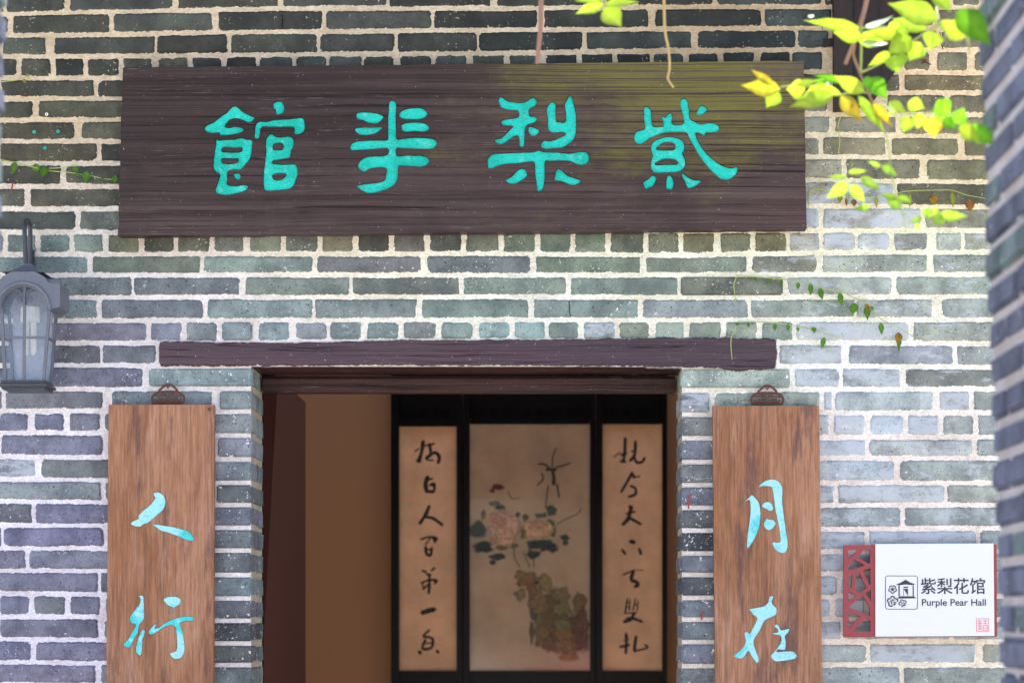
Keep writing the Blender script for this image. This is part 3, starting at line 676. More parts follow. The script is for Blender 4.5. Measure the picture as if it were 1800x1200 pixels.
# ---------------------------------------------------------------- engraved boards
def sc(ox, oy, k, pts): return [(ox + x / k, oy + y / k) for x, y in pts]
CH_A = [  # the four characters of the name board, right-to-left reading; (origin, scale, outlines, holes)
 (340,160,6,[[(110,395),(150,355),(215,325),(290,265),(350,225),(390,180),(440,158),(480,180),(510,210),(560,240),(640,275),(645,290),(600,330),(560,325),(500,300),(440,290),(390,300),(360,325),(335,360),(335,378),(380,385),(430,372),(490,380),(530,405),(505,435),(430,455),(340,468),(275,465),(270,440),(190,445),(135,425)],
  [(232,500),(270,518),(340,510),(430,508),(500,490),(560,508),(615,512),(622,540),(605,690),(560,760),(500,825),(430,830),(375,838),(355,870),(360,930),(352,975),(380,992),(450,1000),(520,985),(570,995),(575,1015),(550,1050),(470,1075),(380,1095),(310,1095),(245,1080),(228,1045),(245,985),(275,900),(270,875),(235,850),(205,810),(210,720),(222,620),(235,545)],
  [(415,880),(450,862),(485,870),(498,900),(485,930),(455,935),(435,915)],
  [(838,140),(860,115),(900,105),(940,120),(960,180),(940,235),(895,245),(880,255),(865,230),(865,200),(845,180)],
  [(650,370),(665,335),(700,318),(760,322),(850,302),(950,295),(1050,290),(1120,278),(1160,290),(1175,350),(1170,410),(1140,445),(1080,460),(1060,450),(1060,390),(1030,378),(900,378),(800,380),(740,375),(710,395),(702,450),(690,495),(665,505),(640,485),(645,420)],
  [(765,500),(800,460),(825,450),(860,475),(920,485),(1000,475),(1040,490),(1058,530),(1055,580),(1030,630),(1018,700),(960,715),(900,725),(840,735),(835,760),(900,770),(970,772),(1060,768),(1090,790),(1100,870),(1085,920),(1060,990),(1020,1030),(960,1040),(870,1048),(780,1052),(745,1035),(735,980),(735,880),(750,760),(762,640),(755,590),(760,560)]],
  [[(300,605),(340,590),(420,600),(500,595),(510,615),(495,640),(410,645),(330,640),(293,635)],[(300,712),(350,712),(420,715),(465,712),(468,740),(440,760),(370,768),(310,760),(298,740)],
   [(850,555),(930,550),(940,610),(890,618),(845,615),(838,590)],[(835,885),(880,870),(970,872),(965,900),(930,930),(870,938),(840,920)]]),
 (600,160,6,[[(155,240),(200,222),(290,222),(380,235),(440,260),(440,290),(410,325),(350,345),(280,335),(230,310),(165,290)],
  [(135,400),(170,385),(250,380),(340,380),(425,378),(430,395),(390,430),(330,455),(240,468),(180,455),(150,430)],
  [(610,235),(650,200),(720,180),(820,175),(880,195),(910,240),(885,275),(820,298),(740,300),(660,295),(615,275)],
  [(630,360),(680,335),(780,328),(870,335),(918,365),(922,405),(880,428),(780,425),(680,432),(640,420),(632,390)],
  [(500,130),(515,105),(545,98),(570,112),(580,150),(575,300),(580,400),(582,500),(650,500),(740,490),(850,490),(940,498),(990,515),(1010,550),(990,590),(950,610),(860,610),(740,608),(640,605),(582,600),(578,660),(600,685),(700,675),(820,678),(900,692),(932,730),(910,770),(850,800),(760,795),(660,790),(605,790),(600,870),(590,930),(560,985),(500,1025),(420,1055),(340,1075),(270,1075),(215,1050),(175,1020),(158,995),(210,985),(280,975),(370,965),(430,950),(460,930),(470,870),(475,820),(430,805),(360,808),(300,820),(240,850),(195,835),(172,800),(180,760),(220,715),(290,688),(400,685),(470,675),(492,650),(490,605),(420,605),(330,615),(220,620),(130,628),(92,615),(95,570),(140,535),(240,520),(360,518),(480,515),(487,480),(488,380),(490,250)]],[]),
 (840,160,6,[[(215,95),(240,62),(280,80),(325,108),(400,118),(480,118),(530,95),(580,65),(610,80),(625,120),(600,160),(545,190),(540,230),(548,265),(600,265),(625,290),(605,330),(540,350),(515,365),(500,400),(495,480),(490,570),(460,592),(438,575),(435,520),(420,470),(380,480),(320,525),(260,560),(215,560),(175,530),(190,505),(240,495),(290,455),(330,410),(370,370),(300,365),(260,360),(245,325),(270,300),(340,290),(425,275),(430,220),(400,205),(330,200),(270,185),(235,165)],
  [(530,385),(550,375),(600,385),(650,415),(630,455),(580,478),(545,450),(530,420)],
  [(735,160),(770,118),(815,125),(825,180),(825,310),(860,325),(920,325),(925,240),(912,150),(940,90),(965,50),(995,70),(1010,130),(1035,230),(1040,360),(1030,470),(985,540),(900,595),(800,605),(720,612),(665,590),(665,560),(700,520),(760,525),(830,505),(880,480),(925,460),(900,435),(830,440),(770,435),(740,400),(735,300),(722,210)],
  [(105,710),(155,665),(240,655),(360,650),(500,645),(590,640),(640,622),(700,640),(780,642),(880,648),(980,655),(1060,640),(1130,638),(1170,670),(1175,730),(1140,770),(1090,782),(1030,765),(960,738),(860,735),(760,738),(710,740),(708,840),(705,950),(685,1035),(645,1060),(625,1040),(612,950),(600,850),(590,750),(500,752),(400,765),(290,770),(200,795),(150,818),(108,810),(100,760)],
  [(290,935),(350,905),(400,850),(460,815),(505,835),(522,890),(480,930),(400,975),(330,975)],
  [(848,818),(890,840),(950,890),(1020,915),(1090,945),(1035,990),(960,985),(880,950),(808,940),(812,890),(825,840)]],[]),
 (1090,160,6,[[(250,190),(265,165),(300,168),(325,200),(335,280),(345,365),(400,372),(450,370),(455,330),(438,290),(450,262),(480,275),(510,240),(545,235),(552,290),(550,340),(590,355),(660,348),(670,300),(650,220),(632,130),(640,90),(680,75),(715,110),(730,200),(740,290),(790,320),(850,350),(920,335),(980,335),(1030,355),(1050,390),(1030,425),(970,440),(910,435),(900,460),(875,480),(860,455),(800,440),(810,490),(850,570),(900,640),(970,710),(1050,770),(1120,800),(1180,810),(1225,795),(1245,815),(1230,870),(1180,920),(1110,938),(1050,920),(970,850),(900,770),(840,690),(780,590),(730,500),(700,440),(640,435),(540,435),(440,450),(370,475),(310,500),(260,540),(215,560),(165,545),(142,490),(160,440),(200,415),(250,405),(260,380),(250,290)],
  [(800,245),(815,205),(850,155),(885,155),(922,190),(900,225),(850,255)],
  [(330,560),(370,520),(430,495),(510,478),(590,490),(650,515),(680,560),(680,620),(660,660),(685,710),(690,780),(660,830),(600,855),(500,860),(380,862),(340,840),(322,790),(330,720),(345,680),(325,620)],
  [(245,960),(300,925),(340,885),(380,905),(380,945),(350,1000),(300,1025),(280,1045),(260,1020)],
  [(490,920),(515,880),(555,915),(568,980),(550,1035),(510,1038),(482,1015),(485,960)],
  [(650,890),(665,865),(710,900),(770,935),(845,940),(850,965),(800,1000),(725,1028),(705,1005),(680,950)]],
  [[(385,612),(410,580),(450,550),(500,540),(550,545),(580,570),(578,600),(560,620),(470,622)],[(372,775),(400,745),(450,720),(510,715),(570,722),(605,745),(600,770),(500,772)]]),
]
CH_L = [(200,840,8,[[(545,210),(590,195),(640,200),(700,240),(730,310),(725,380),(690,450),(600,530),(520,600),(460,640),(425,645),(370,685),(300,680),(245,655),(240,625),(280,595),(340,570),(345,525),(400,460),(480,400),(570,300),(570,260)],
  [(530,650),(600,645),(720,665),(850,685),(980,720),(1060,755),(1110,810),(1135,855),(1105,882),(1020,870),(900,820),(780,775),(650,735),(600,695)]],[]),
 (200,1030,8,[[(355,130),(410,130),(425,200),(428,380),(430,440),(400,500),(370,530),(345,620),(345,645),(300,720),(230,850),(180,858),(135,830),(140,800),(210,720),(260,630),(305,540),(250,525),(222,460),(240,400),(300,320),(360,245),(370,180)],
  [(365,660),(400,605),(440,615),(430,680),(405,760),(400,900),(375,975),(330,950),(305,900),(320,800),(345,720)],
  [(695,180),(750,145),(830,135),(910,155),(945,200),(935,250),(870,290),(830,340),(770,375),(790,340),(830,300),(760,270),(715,225)],
  [(490,625),(540,560),(610,505),(590,560),(580,590),(640,570),(720,510),(820,460),(940,425),(1080,418),(1130,450),(1100,490),(1020,490),(940,510),(935,550),(965,620),(985,720),(1000,850),(990,930),(950,1000),(890,1025),(830,1010),(785,955),(800,930),(860,910),(885,850),(880,720),(870,600),(850,560),(800,545),(720,570),(640,620),(560,670),(510,680),(490,660)]],[])]
CH_R = [(1260,830,8,[[(395,400),(450,350),(490,310),(540,350),(600,430),(620,560),(615,700),(580,830),(520,960),(440,1070),(418,1040),(430,880),(450,720),(470,560),(465,420),(455,385),(410,410)],
  [(590,185),(680,115),(780,90),(850,110),(900,160),(930,240),(925,400),(940,540),(965,720),(985,860),(1005,980),(1000,1060),(970,1120),(920,1135),(850,1110),(800,1050),(785,975),(880,980),(890,920),(870,760),(835,600),(810,450),(790,300),(775,220),(740,200),(660,195),(610,210)],
  [(628,480),(660,425),(720,405),(770,430),(795,480),(790,530),(740,545),(690,510)],
  [(655,720),(690,655),(710,635),(730,655),(790,660),(835,710),(815,760),(770,805),(720,815),(670,770)]],[]),
 (1260,1030,8,[[(460,315),(560,295),(670,270),(720,220),(735,155),(770,130),(800,150),(780,220),(810,270),(845,310),(840,390),(780,430),(690,475),(650,530),(610,620),(550,710),(520,780),(540,860),(570,940),(595,1020),(590,1065),(560,1075),(520,1030),(470,960),(445,910),(400,970),(350,1015),(280,1010),(230,980),(260,950),(340,880),(400,790),(390,700),(390,650),(430,635),(465,660),(500,590),(550,500),(560,440),(510,400),(470,350)],
  [(810,545),(845,525),(880,560),(900,605),(950,605),(1000,590),(1030,600),(1010,650),(965,700),(975,780),(965,880),(930,896),(860,890),(850,918),(950,908),(1070,910),(1110,940),(1130,975),(1100,1015),(1030,1035),(930,1050),(840,1060),(785,1035),(760,985),(770,950),(815,905),(850,860),(890,800),(905,740),(885,690),(820,680),(760,665),(800,650),(860,640),(850,600),(820,580)]],[])]
def inset(loop, d):
    ar = sum(loop[i][0] * loop[(i + 1) % len(loop)][1] - loop[(i + 1) % len(loop)][0] * loop[i][1] for i in range(len(loop)))
    sg_ = 1 if ar > 0 else -1; out = []; n = len(loop)
    for i in range(n):
        a, b_ = loop[i - 1], loop[(i + 1) % n]; tx, ty = b_[0] - a[0], b_[1] - a[1]; L = math.hypot(tx, ty) or 1
        q = d * (1 + .5 * mnoise.noise(Vector((loop[i][0] * .12, loop[i][1] * .12, 2))))
        out.append((loop[i][0] - ty / L * q * sg_, loop[i][1] + tx / L * q * sg_))
    return out
def engraved(t, outline, chars, yf, yb, cut, wood, paintm, name):
    loops = [outline]; 
    allc = []
    for ox, oy, k, outs, holes in chars:
        A = [smooth_poly(sc(ox, oy, k, q), 3) for q in outs]; B = [smooth_poly(sc(ox, oy, k, q), 3) for q in holes]
        loops += A + B; allc.append((A, B))
    me = fill_mesh(loops, yf, yf + cut, name)
    # core of the board behind the carved face
    me2 = fill_mesh([outline], yf, yf + 1, 'core')
    bm = bmesh.new(); bm.from_mesh(me)
    pts = [P(x, y, yf) for x, y in outline]
    mb = MB().prism(pts, yf + cut, yb)
    vs = [bm.verts.new(v) for v in mb.v]
    for f in mb.f: bm.faces.new([vs[i] for i in f])
    bm.to_mesh(me); bm.free(); bpy.data.meshes.remove(me2)
    link_mesh(name, me, wood, t)
    for A, B in allc:
        m = fill_mesh([inset(l, .8) for l in A] + [inset(l, -.8) for l in B], yf, yf + .002, 'painted_character')
        for v in m.vertices: v.co.y += cut - .0035
        # the fill of each carved stroke is slightly dished by the bump; it sits just below the face
        link_mesh('painted_character', m, paintm, t)
def jag(pts, step, amp, sd):
    """an outline with slightly worn edges"""
    out = []; n = len(pts)
    for i in range(n):
        a, b = pts[i], pts[(i + 1) % n]; L = math.hypot(b[0] - a[0], b[1] - a[1]); m = max(1, int(L / step))
        for j in range(m):
            t = j / m; x = a[0] + (b[0] - a[0]) * t; y = a[1] + (b[1] - a[1]) * t
            if j: x += mnoise.noise(Vector((x * .05, y * .05, sd))) * amp; y += mnoise.noise(Vector((x * .05, y * .05, sd + 9))) * amp
            out.append((x, y))
    return out
pq = thing('name_board', P(812, 260, -.03), 'large dark weathered horizontal board with four turquoise characters above the doorway', 'sign board')
engraved(pq, jag([(216,119),(1413,107),(1418,402),(207,414)], 22, 1.6, 3), CH_A, -.045, -.006, .007, M['plaque'], M['turq'], 'board')
cl = thing('couplet_board', P(282, 712, -.02), 'brown hanging board left of the doorway with pale blue characters for person and walk', 'sign board', 'couplet boards on both sides of the doorway')
engraved(cl, [(191,711),(376,711),(374,1420),(185,1420)], CH_L, -.030, -.006, .004, M['couplet'], M['pale_turq'], 'board')
cr = thing('couplet_board', P(1347, 712, -.02), 'brown hanging board right of the doorway with pale blue moon character at top', 'sign board', 'couplet boards on both sides of the doorway')
engraved(cr, [(1253,713),(1440,713),(1448,1420),(1259,1420)], CH_R, -.030, -.006, .004, M['couplet'], M['pale_turq'], 'board')
# dark scorched corner, small nails
def disc(mb, x, y, r, Y, th=.003, n=12):
    c = P(x, y, Y); s = (D + Y) / F; mb.prism([c + Vector((math.cos(a * 2 * math.pi / n) * r * s, 0, math.sin(a * 2 * math.pi / n) * r * s)) for a in range(n)], Y - th, Y)
mb = MB(); disc(mb, 368, 719, 3, -.0302, .002); mb.build('nail', M['rust'], cl)
# rusty hangers
def hanger(cx, dy, label):
    t = thing('wall_hanger', P(cx, 710 + dy, -.012), label, 'bracket', 'rusty fretwork hangers above the couplet boards')
    q = lambda pts: [P(cx + (x - 415) / 7.5, 660 + dy + y / 7.5, -.016) for x, y in pts]
    s = (D) / F
    mb = MB()
    mb.tube(q(smooth_poly([(290,222),(300,195),(350,150),(385,122),(415,118),(450,122),(500,155),(535,195),(545,222)], 3, False)), 2.0 * s, 6); mb.tube(q([(393,128),(415,165),(440,128)]), 1.5 * s, 6)
    mb.build('arch', M['rust'], t)
    mb = MB()
    body = [(222,360),(205,320),(210,275),(240,240),(300,218),(415,212),(530,218),(590,240),(620,275),(625,320),(608,360)]
    mb.tube(q(smooth_poly(body, 3, False)), 2.1 * s, 6)
    mb.tube(q([(222,356),(385,356),(400,335),(430,335),(445,356),(608,356)]), 1.9 * s, 6)
    for sg in (-1, 1):
        fx = lambda x: 415 + sg * (x - 415)
        mb.tube(q([(fx(400),250),(fx(350),250),(fx(350),228)]), 1.5 * s, 5)
        mb.tube(q([(fx(590),262),(fx(480),262),(fx(480),300),(fx(545),300)]), 1.5 * s, 5)
        mb.tube(q([(fx(440),300),(fx(460),330),(fx(560),330),(fx(590),310)]), 1.5 * s, 5)
        mb.tube(q([(fx(415),285),(fx(450),265)]), 1.5 * s, 5)
        for k in range(3): disc(mb, cx + sg * (6 + 5 * k) / 1.0 * .9, 660 + dy + 207 / 7.5, 1.4, -.014, .006, 6)
    mb.build('fretwork', M['rust'], t)
hanger(295.3, 0, 'rusty iron fretwork hanger above the left couplet board'); hanger(1348.5, 2, 'rusty iron fretwork hanger above the right couplet board')

# ---------------------------------------------------------------- small hall sign
sg = thing('hall_sign', P(1615, 1037, -.015), 'white sign with red lattice end reading Purple Pear Hall', 'sign')
o_ = [(1483,957.5),(1538.5,957),(1538.5,1119),(1483,1119.5)]
H = [[(190,155),(295,155),(190,255)],[(350,155),(420,155),(418,300),(400,300),(285,228)],[(190,375),(190,320),(255,258),(362,318)],[(190,425),(232,410),(220,557),(190,550)],
     [(275,400),(300,390),(380,555),(312,605),(258,580)],[(340,375),(420,345),(420,520),(405,520)],[(190,590),(275,632),(190,705)],[(370,615),(425,575),(425,700)],
     [(325,645),(350,650),(415,755),(415,855),(190,758)],[(190,805),(315,855),(190,985)],[(240,1015),(360,880),(420,900),(420,1015)]]
me = fill_mesh([o_] + [sc(1460,940,6,h) for h in H], -.030, -.016, 'red_lattice'); link_mesh('red_lattice', me, M['red'], sg)
mb = MB().prism([P(*q, -.026) for q in [(1538.6,956.5),(1752,956),(1752.5,1118.5),(1538.6,1119.5)]], -.026, -.012); mb.build('red_backing', M['red'], sg)
mb = MB().prism([P(*q, -.034) for q in [(1539,955.5),(1746.5,954.5),(1748,1117),(1539,1118)]], -.034, -.0262); wp = mb.build('white_panel', M['white'], sg)
YT = -.0345
def flat(loops, name, mat, parent, y=YT, th=.0004):
    me = fill_mesh(loops, y, y + th, name); return link_mesh(name, me, mat, parent)
def rrect(x0, y0, x1, y1, r, n=5):
    out = []
    for cx, cy, a0 in ((x1-r,y0+r,-90),(x1-r,y1-r,0),(x0+r,y1-r,90),(x0+r,y0+r,180)):
        for i in range(n + 1):
            a = R(a0 + 90 * i / n); out.append((cx + r * math.cos(a), cy + r * math.sin(a)))
    return out
def text(body, x0, x1, ybase, size_px, name, bold):
    cu = bpy.data.curves.new(name, 'FONT'); cu.body = body; cu.size = 1; cu.offset = bold; cu.fill_mode = 'FRONT'
    o = bpy.data.objects.new(name, cu); COL.objects.link(o)
    dg = bpy.context.evaluated_depsgraph_get(); dg.update()
    me = bpy.data.meshes.new_from_object(o.evaluated_get(dg)); bpy.data.objects.remove(o)
    xs = [v.co.x for v in me.vertices]; a, b = min(xs), max(xs); s = (D + YT) / F
    k = (x1 - x0) * s / (b - a); q = P(x0, ybase, YT)
    for v in me.vertices: v.co = (q.x + (v.co.x - a) * k, YT, q.z + v.co.y * size_px * s)
    me.materials.clear(); me.name = name
    if bold == 0:      # a heavier cut: the glyph outlines printed slightly offset on themselves
        bm = bmesh.new(); bm.from_mesh(me); src = bm.verts[:] + bm.edges[:] + bm.faces[:]
        for i, (dx, dz) in enumerate(((.55, 0), (-.1, .45), (.55, .45))):
            g = bmesh.ops.duplicate(bm, geom=src)
            bmesh.ops.translate(bm, vec=(dx * s, -.00004 * (i + 1), dz * s), verts=[v for v in g['geom'] if isinstance(v, bmesh.types.BMVert)])
        bm.to_mesh(me); bm.free()
    return link_mesh(name, me, M['ink'], sg)
text('\u7d2b\u68a8\u82b1\u9986', 1618.5, 1731, 1041.0, 30.2, 'chinese_lettering', 0)
text('Purple Pear Hall', 1620.5, 1733, 1063.6, 16.6, 'english_lettering', .014)
em = [rrect(1556,1011,1613.5,1070.5,5), rrect(1557.1,1012.1,1612.4,1069.4,4)]
flat(em, 'emblem_frame', M['ink'], sg)
fl = []
fl.append([(1574.5,1027),(1583,1023.5),(1592,1018),(1600,1023),(1609.5,1026.3),(1603,1027.6),(1592,1026.6),(1581,1027.8)])
for a in ([(1579.3,1028),(1581.6,1028),(1581.6,1047),(1579.3,1047)], [(1604.3,1028),(1606.3,1028),(1606.3,1047),(1604.3,1047)],
          [(1588,1030.3),(1596.5,1030.3),(1596.5,1032.5),(1588,1032.5)], [(1587.8,1034),(1588.6,1034),(1588.6,1046.5),(1587.8,1046.5)], [(1596,1034),(1596.8,1034),(1596.8,1046.5),(1596,1046.5)],
          [(1577,1051.3),(1581,1047.2),(1607,1047.2),(1610.6,1050.8)], [(1588.7,1034),(1596,1034),(1596,1034.7),(1588.7,1034.7)]): fl.append(a)
flat(fl, 'emblem_pavilion', M['ink'], sg)
def flower(cx, cy, r, rot):
    lo = []
    for k in range(5):
        a = rot + k * 2 * math.pi / 5; px, py = cx + math.cos(a) * r * .56, cy + math.sin(a) * r * .56
        for rr_ in (r * .43, r * .20):
            lo.append([(px + math.cos(b) * rr_ , py + math.sin(b) * rr_) for b in [j * 2 * math.pi / 12 for j in range(12)]])
    lo.append([(cx + math.cos(j) * r * .14, cy + math.sin(j) * r * .14) for j in range(6)])
    return lo
for k, f in enumerate(((1569,1035,8,.3),(1569,1056.5,10.5,-1.57),(1587,1060,7.8,.6))):
    flat(flower(*f), 'emblem_flower', M['ink'], sg)
se = [rrect(1716,1086,1738.5,1109.5,1), rrect(1717,1087,1737.5,1108.5,.8)]
for a, b, c_, d_ in ((1719,1090,1725,1091),(1721,1088.5,1722,1106),(1719,1094,1725,1095),(1719,1099,1725,1100),(1719,1104,1726,1105),(1724,1092,1725,1106),(1728,1089.5,1736,1090.4),(1731.5,1088.5,1732.5,1097),(1728,1093.5,1736,1094.4),(1728,1098,1736,1099),(1728,1099,1729,1107),(1735,1099,1736,1107),(1729,1102.5,1735,1103.3),(1728,1106.4,1736,1107.2)):
    se.append([(a,b),(c_,b),(c_,d_),(a,d_)])
flat(se[:2], 'seal_frame', M['seal'], sg)
for i, q in enumerate(se[2:]): pass
mb = MB()
for i, q in enumerate(se[2:]): mb.prism([P(x, y, YT) for x, y in q], YT - .00002 * i - .0001, YT + .0003)
mb.build('seal_marks', M['seal'], sg)

# ---------------------------------------------------------------- lantern
ln = thing('wall_lantern', P(46, 560, -.08), 'blue grey arched metal wall lantern with white bulb at the left edge', 'lantern')
LY = -.155; LBK = -.075; s = (D + LY) / F; cx0 = 43
def q2(x, y, Y=LY): 
    # pixel offsets measured on the front plane, moved straight back to Y
    p = P(x, y, LY); p.y = Y; return p
def bar(mb, a, b, wpx, Y0, Y1):
    a = P(*a, LY); b = P(*b, LY); t = (b - a).normalized(); nrm = Vector((-t.z, 0, t.x)) * wpx * s / 2
    mb.prism([a + nrm, b + nrm, b - nrm, a - nrm], Y0, Y1)
fr = MB()
for (a, b) in (((2,540),(8.5,671)), ((86.5,540),(76,671))):
    bar(fr, a, b, 5.5, LY, LY + .006); bar(fr, a, b, 5.5, LBK - .006, LBK)
    bar(fr, ((a[0] + (2 if a[0] < 40 else -2)), a[1]), (b[0] + (2 if a[0] < 40 else -2), b[1]), 1.2, LY + .006, LBK - .006) if False else None
for y0 in (541, 593):
    xa, xb = 2 + (y0 - 540) * .05, 86.5 - (y0 - 540) * .08
    for x in (xa, xb):
        a = q2(x, y0, LY + .006); b = q2(x, y0, LBK - .006); fr.box((a.x - .002, a.y, a.z - .003), (a.x + .002, b.y, a.z + .003))
fr.build('frame', M['iron'], ln)
mt = MB(); bar(mt, (43,500), (41.5,670), 5.0, LY + .001, LY + .005); bar(mt, (4.5,593), (83,593), 4.2, LY + .0012, LY + .0048); mt.build('glazing_bar', M['iron'], ln)
bs = MB()
for (x0, x1, y0, y1, e) in ((2, 80, 668, 674, .004), (-1, 84, 674, 680, .010), (3, 80, 680, 684.5, .004)):
    a = q2(x0, y1, LY - e); b = q2(x1, y0, LBK + e); bs.bbox((a.x, a.y, a.z), (b.x, b.y, b.z), r=.0015)
bs.build('base', M['iron_dark'], ln)
# panes
def pane(pts): mesh('pane', pts, [(0,1,2,3)], M['glass'], ln)
mesh('pane', [q2(x, y, LY + .006) for x, y in [(4,540),(8.5,670),(76,670),(85,540)] + [(43 + 42 * math.cos(R(a)), 541 - 40 * math.sin(R(a))) for a in range(5, 176, 17)]], [tuple(range(15))], M['glass'], ln)
pane([q2(86.5,540,LY+.006), q2(76,670,LY+.006), q2(76,670,LBK-.006), q2(86.5,540,LBK-.006)])
pane([q2(2,540,LY+.006), q2(8.5,670,LY+.006), q2(8.5,670,LBK-.006), q2(2,540,LBK-.006)])
a, b = q2(8,672,LBK), q2(78,500,LBK); MB().box((a.x, LBK, a.z), (b.x, LBK + .004, b.z)).build('back_plate', plain('pale_reflector', (.42,.46,.54), .5, .5), ln)
# roof with arched front
arc = [(43 + 42.5 * math.cos(R(a)), 545 - 43 * math.sin(R(a))) for a in range(0, 181, 12)]
sil = [(86,545),(106,541),(107.5,536),(107.5,500),(95,499),(86,497),(79,487),(70,482),(62,479),(24,479),(16,482),(7,487),(0,497),(-9,499),(-21.5,500),(-21.5,536),(-20,541),(0,545)]
rf = MB().prism([q2(x, y) for x, y in sil[:] + [(x, y) for x, y in arc[::-1]]], LY - .012, LBK + .008)
rf.build('hood', M['iron'], ln)
ar = MB()
for rad, rr_, Y_ in ((47, 3.2, LY - .012), (42, 1.6, LY - .006)):
    ar.tube([q2(43 + rad * math.cos(R(a)), 545 - rad * 1.0 * math.sin(R(a)), Y_) for a in range(0, 181, 10)], rr_ * s, 8)
ar.build('arch_moulding', M['iron'], ln, smooth=True)
cp = MB(); rings = [(480,36),(478,33),(474,24),(470,17),(466,12),(463,8.5),(460.5,7.5),(460,5)]
vs = []; fs = []
ymid = (LY + LBK) / 2
for (y, hw) in rings:
    c = q2(43, y, ymid); hx = hw * s; hy = min(.052, hw * s * 1.15)
    vs += [(c.x-hx, ymid-hy, c.z), (c.x+hx, ymid-hy, c.z), (c.x+hx, ymid+hy, c.z), (c.x-hx, ymid+hy, c.z)]
for i in range(len(rings) - 1):
    for k in range(4): fs.append((i*4+k, i*4+(k+1)%4, (i+1)*4+(k+1)%4, (i+1)*4+k))
fs.append((28,29,30,31)); cp.add(vs, fs).build('cap', M['iron'], ln)
orn = MB()
for sgn in (-1, 1):
    orn.tube([q2(43 + sgn * x, y, LY - .001) for x, y in smooth_poly([(20,509),(14,508.5),(9,511),(6,516),(3,520)], 3, False)], 1.7 * s, 6)
    orn.tube([q2(43 + sgn * (9 + 4.4 * math.cos(a)), 526 + 4.6 * math.sin(a), LY - .001) for a in [j * .63 for j in range(11)]], 1.5 * s, 6)
orn.tube([q2(43, 516, LY - .001), q2(43, 534, LY - .001)], 2.4 * s, 6)
orn.build('scroll_ornament', M['iron'], ln)
arm = MB()
Lp = [(P(45,462,-.115)), P(44,430,-.118), P(43,402,-.115), P(44,392,-.100), P(47,388,-.08), P(51,391,-.058), P(53,402,-.045), P(53,430,-.032), P(53,470,-.022)]
Lp = [Vector(v) for v in smooth_poly([tuple(v) for v in Lp], 3, False)]
arm.tube(Lp, 4.2 * s, 8); arm.build('arm', M['iron_dark'], ln, smooth=True)
bp = MB(); a = P(46, 480, 0); b = P(62, 440, 0); bp.bbox((a.x, -.022, a.z), (b.x, -.003, b.z), r=.003); bp.build('mounting_plate', M['iron_dark'], ln)
bu = MB(); c1, c2 = q2(46, 536, ymid), q2(46, 563, ymid)
bu.tube([c1, c2], 17 * s, 16); bs2 = bu.build('lamp_socket', M['bulb'], ln)
bu = MB(); 
for dx in (-6, 6): bu.tube([q2(46 + dx, 563, ymid), q2(46 + dx, 616, ymid), q2(46 + dx, 621, ymid)], [5.5 * s, 5.5 * s, 2 * s], 10)
bu.build('bulb', M['bulb'], ln, smooth=True)

# ---------------------------------------------------------------- timber bracket above right
tb = thing('timber_bracket', P(1500, 100, -.02), 'dark brown timber post and slanting brace high on the wall at right', 'bracket')
mb = MB().prism([P(*q, -.03) for q in [(1465,-120),(1500,-120),(1500,184),(1492,192),(1467,192)]], -.03, .01); mb.build('post', M['post'], tb)
mb = MB().prism([P(*q, -.022) for q in [(1500.5,-120),(1700,-120),(1640,24),(1574,125),(1552,156),(1530,184),(1500.5,188)]], -.022, .01); mb.build('brace', M['post'], tb)
mb = MB().prism([P(*q, -.01) for q in [(1447,68),(1466,67),(1466,80),(1449,81)]], -.008, .004); mb.build('peg', M['post'], tb)

# ---------------------------------------------------------------- folding screen inside
SY = 2.6
scr = thing('folding_screen', P(930, 1700, SY), 'black lacquer screen with two calligraphy panels flanking a peony painting', 'screen')
scr.location.z = 0; 
ss = (D + SY) / F
def sbox(x0, y0, x1, y1, Yf, Yb, name, mat, par=None, r=.003):
    a = P(x0, y1, SY); b = P(x1, y0, SY); return MB().bbox((a.x, Yf, a.z), (b.x, Yb, b.z), r=r).build(name, mat, par or scr)
zb = VY + EYE / ss
for (x0, x1) in ((688,702.5),(803,813),(815,826),(1037,1046),(1048,1059),(1163.5,1172)):
    sbox(x0, 560, x1, zb, SY - .03, SY + .02, 'post', M['black'])
for (x0, x1) in ((702.5,803),(826,1037),(1059,1163.5)):
    sbox(x0, 738, x1, 750 if x0 < 710 else 746, SY - .022, SY + .01, 'rail', M['black'])
    sbox(x0, 1178, x1, 1186, SY - .022, SY + .01, 'rail', M['black'])
    sbox(x0, 1215, x1, 1223, SY - .022, SY + .01, 'rail', M['black'])
    sbox(x0, 560, x1, 738, SY + .004, SY + .014, 'top_panel', M['black'], r=.001)
    sbox(x0, 1186, x1, zb, SY + .004, SY + .014, 'lower_panel', M['black'], r=.001)
    # carved scrolls along the lower edge of the top panel
    mb = MB(); x = x0 + 8; k = 0
    while x < x1 - 8:
        pts = [P(x + 7 * math.cos(a) * (1 - a / 9), 726 - 8 * math.sin(a) * (1 - a / 9), SY - .004) for a in [j * .6 for j in range(11)]]
        mb.tube(pts, 2.2 * ss, 6); x += 15 + (k % 3) * 4; k += 1
    mb.build('carving', M['black'], scr, smooth=True)
gm = bpy.data.materials.new('clear_glazing'); gm.use_nodes = True; nt_ = gm.node_tree; nt_.nodes.clear()
o_m = nt_.nodes.new('ShaderNodeOutputMaterial'); mx_ = nt_.nodes.new('ShaderNodeMixShader'); tr_ = nt_.nodes.new('ShaderNodeBsdfTransparent'); gl_ = nt_.nodes.new('ShaderNodeBsdfGlossy'); fr_ = nt_.nodes.new('ShaderNodeFresnel')
gl_.inputs['Roughness'].default_value = .09; fr_.inputs['IOR'].default_value = 1.42
nt_.links.new(fr_.outputs[0], mx_.inputs[0]); nt_.links.new(tr_.outputs[0], mx_.inputs[1]); nt_.links.new(gl_.outputs[0], mx_.inputs[2]); nt_.links.new(mx_.outputs[0], o_m.inputs[0])
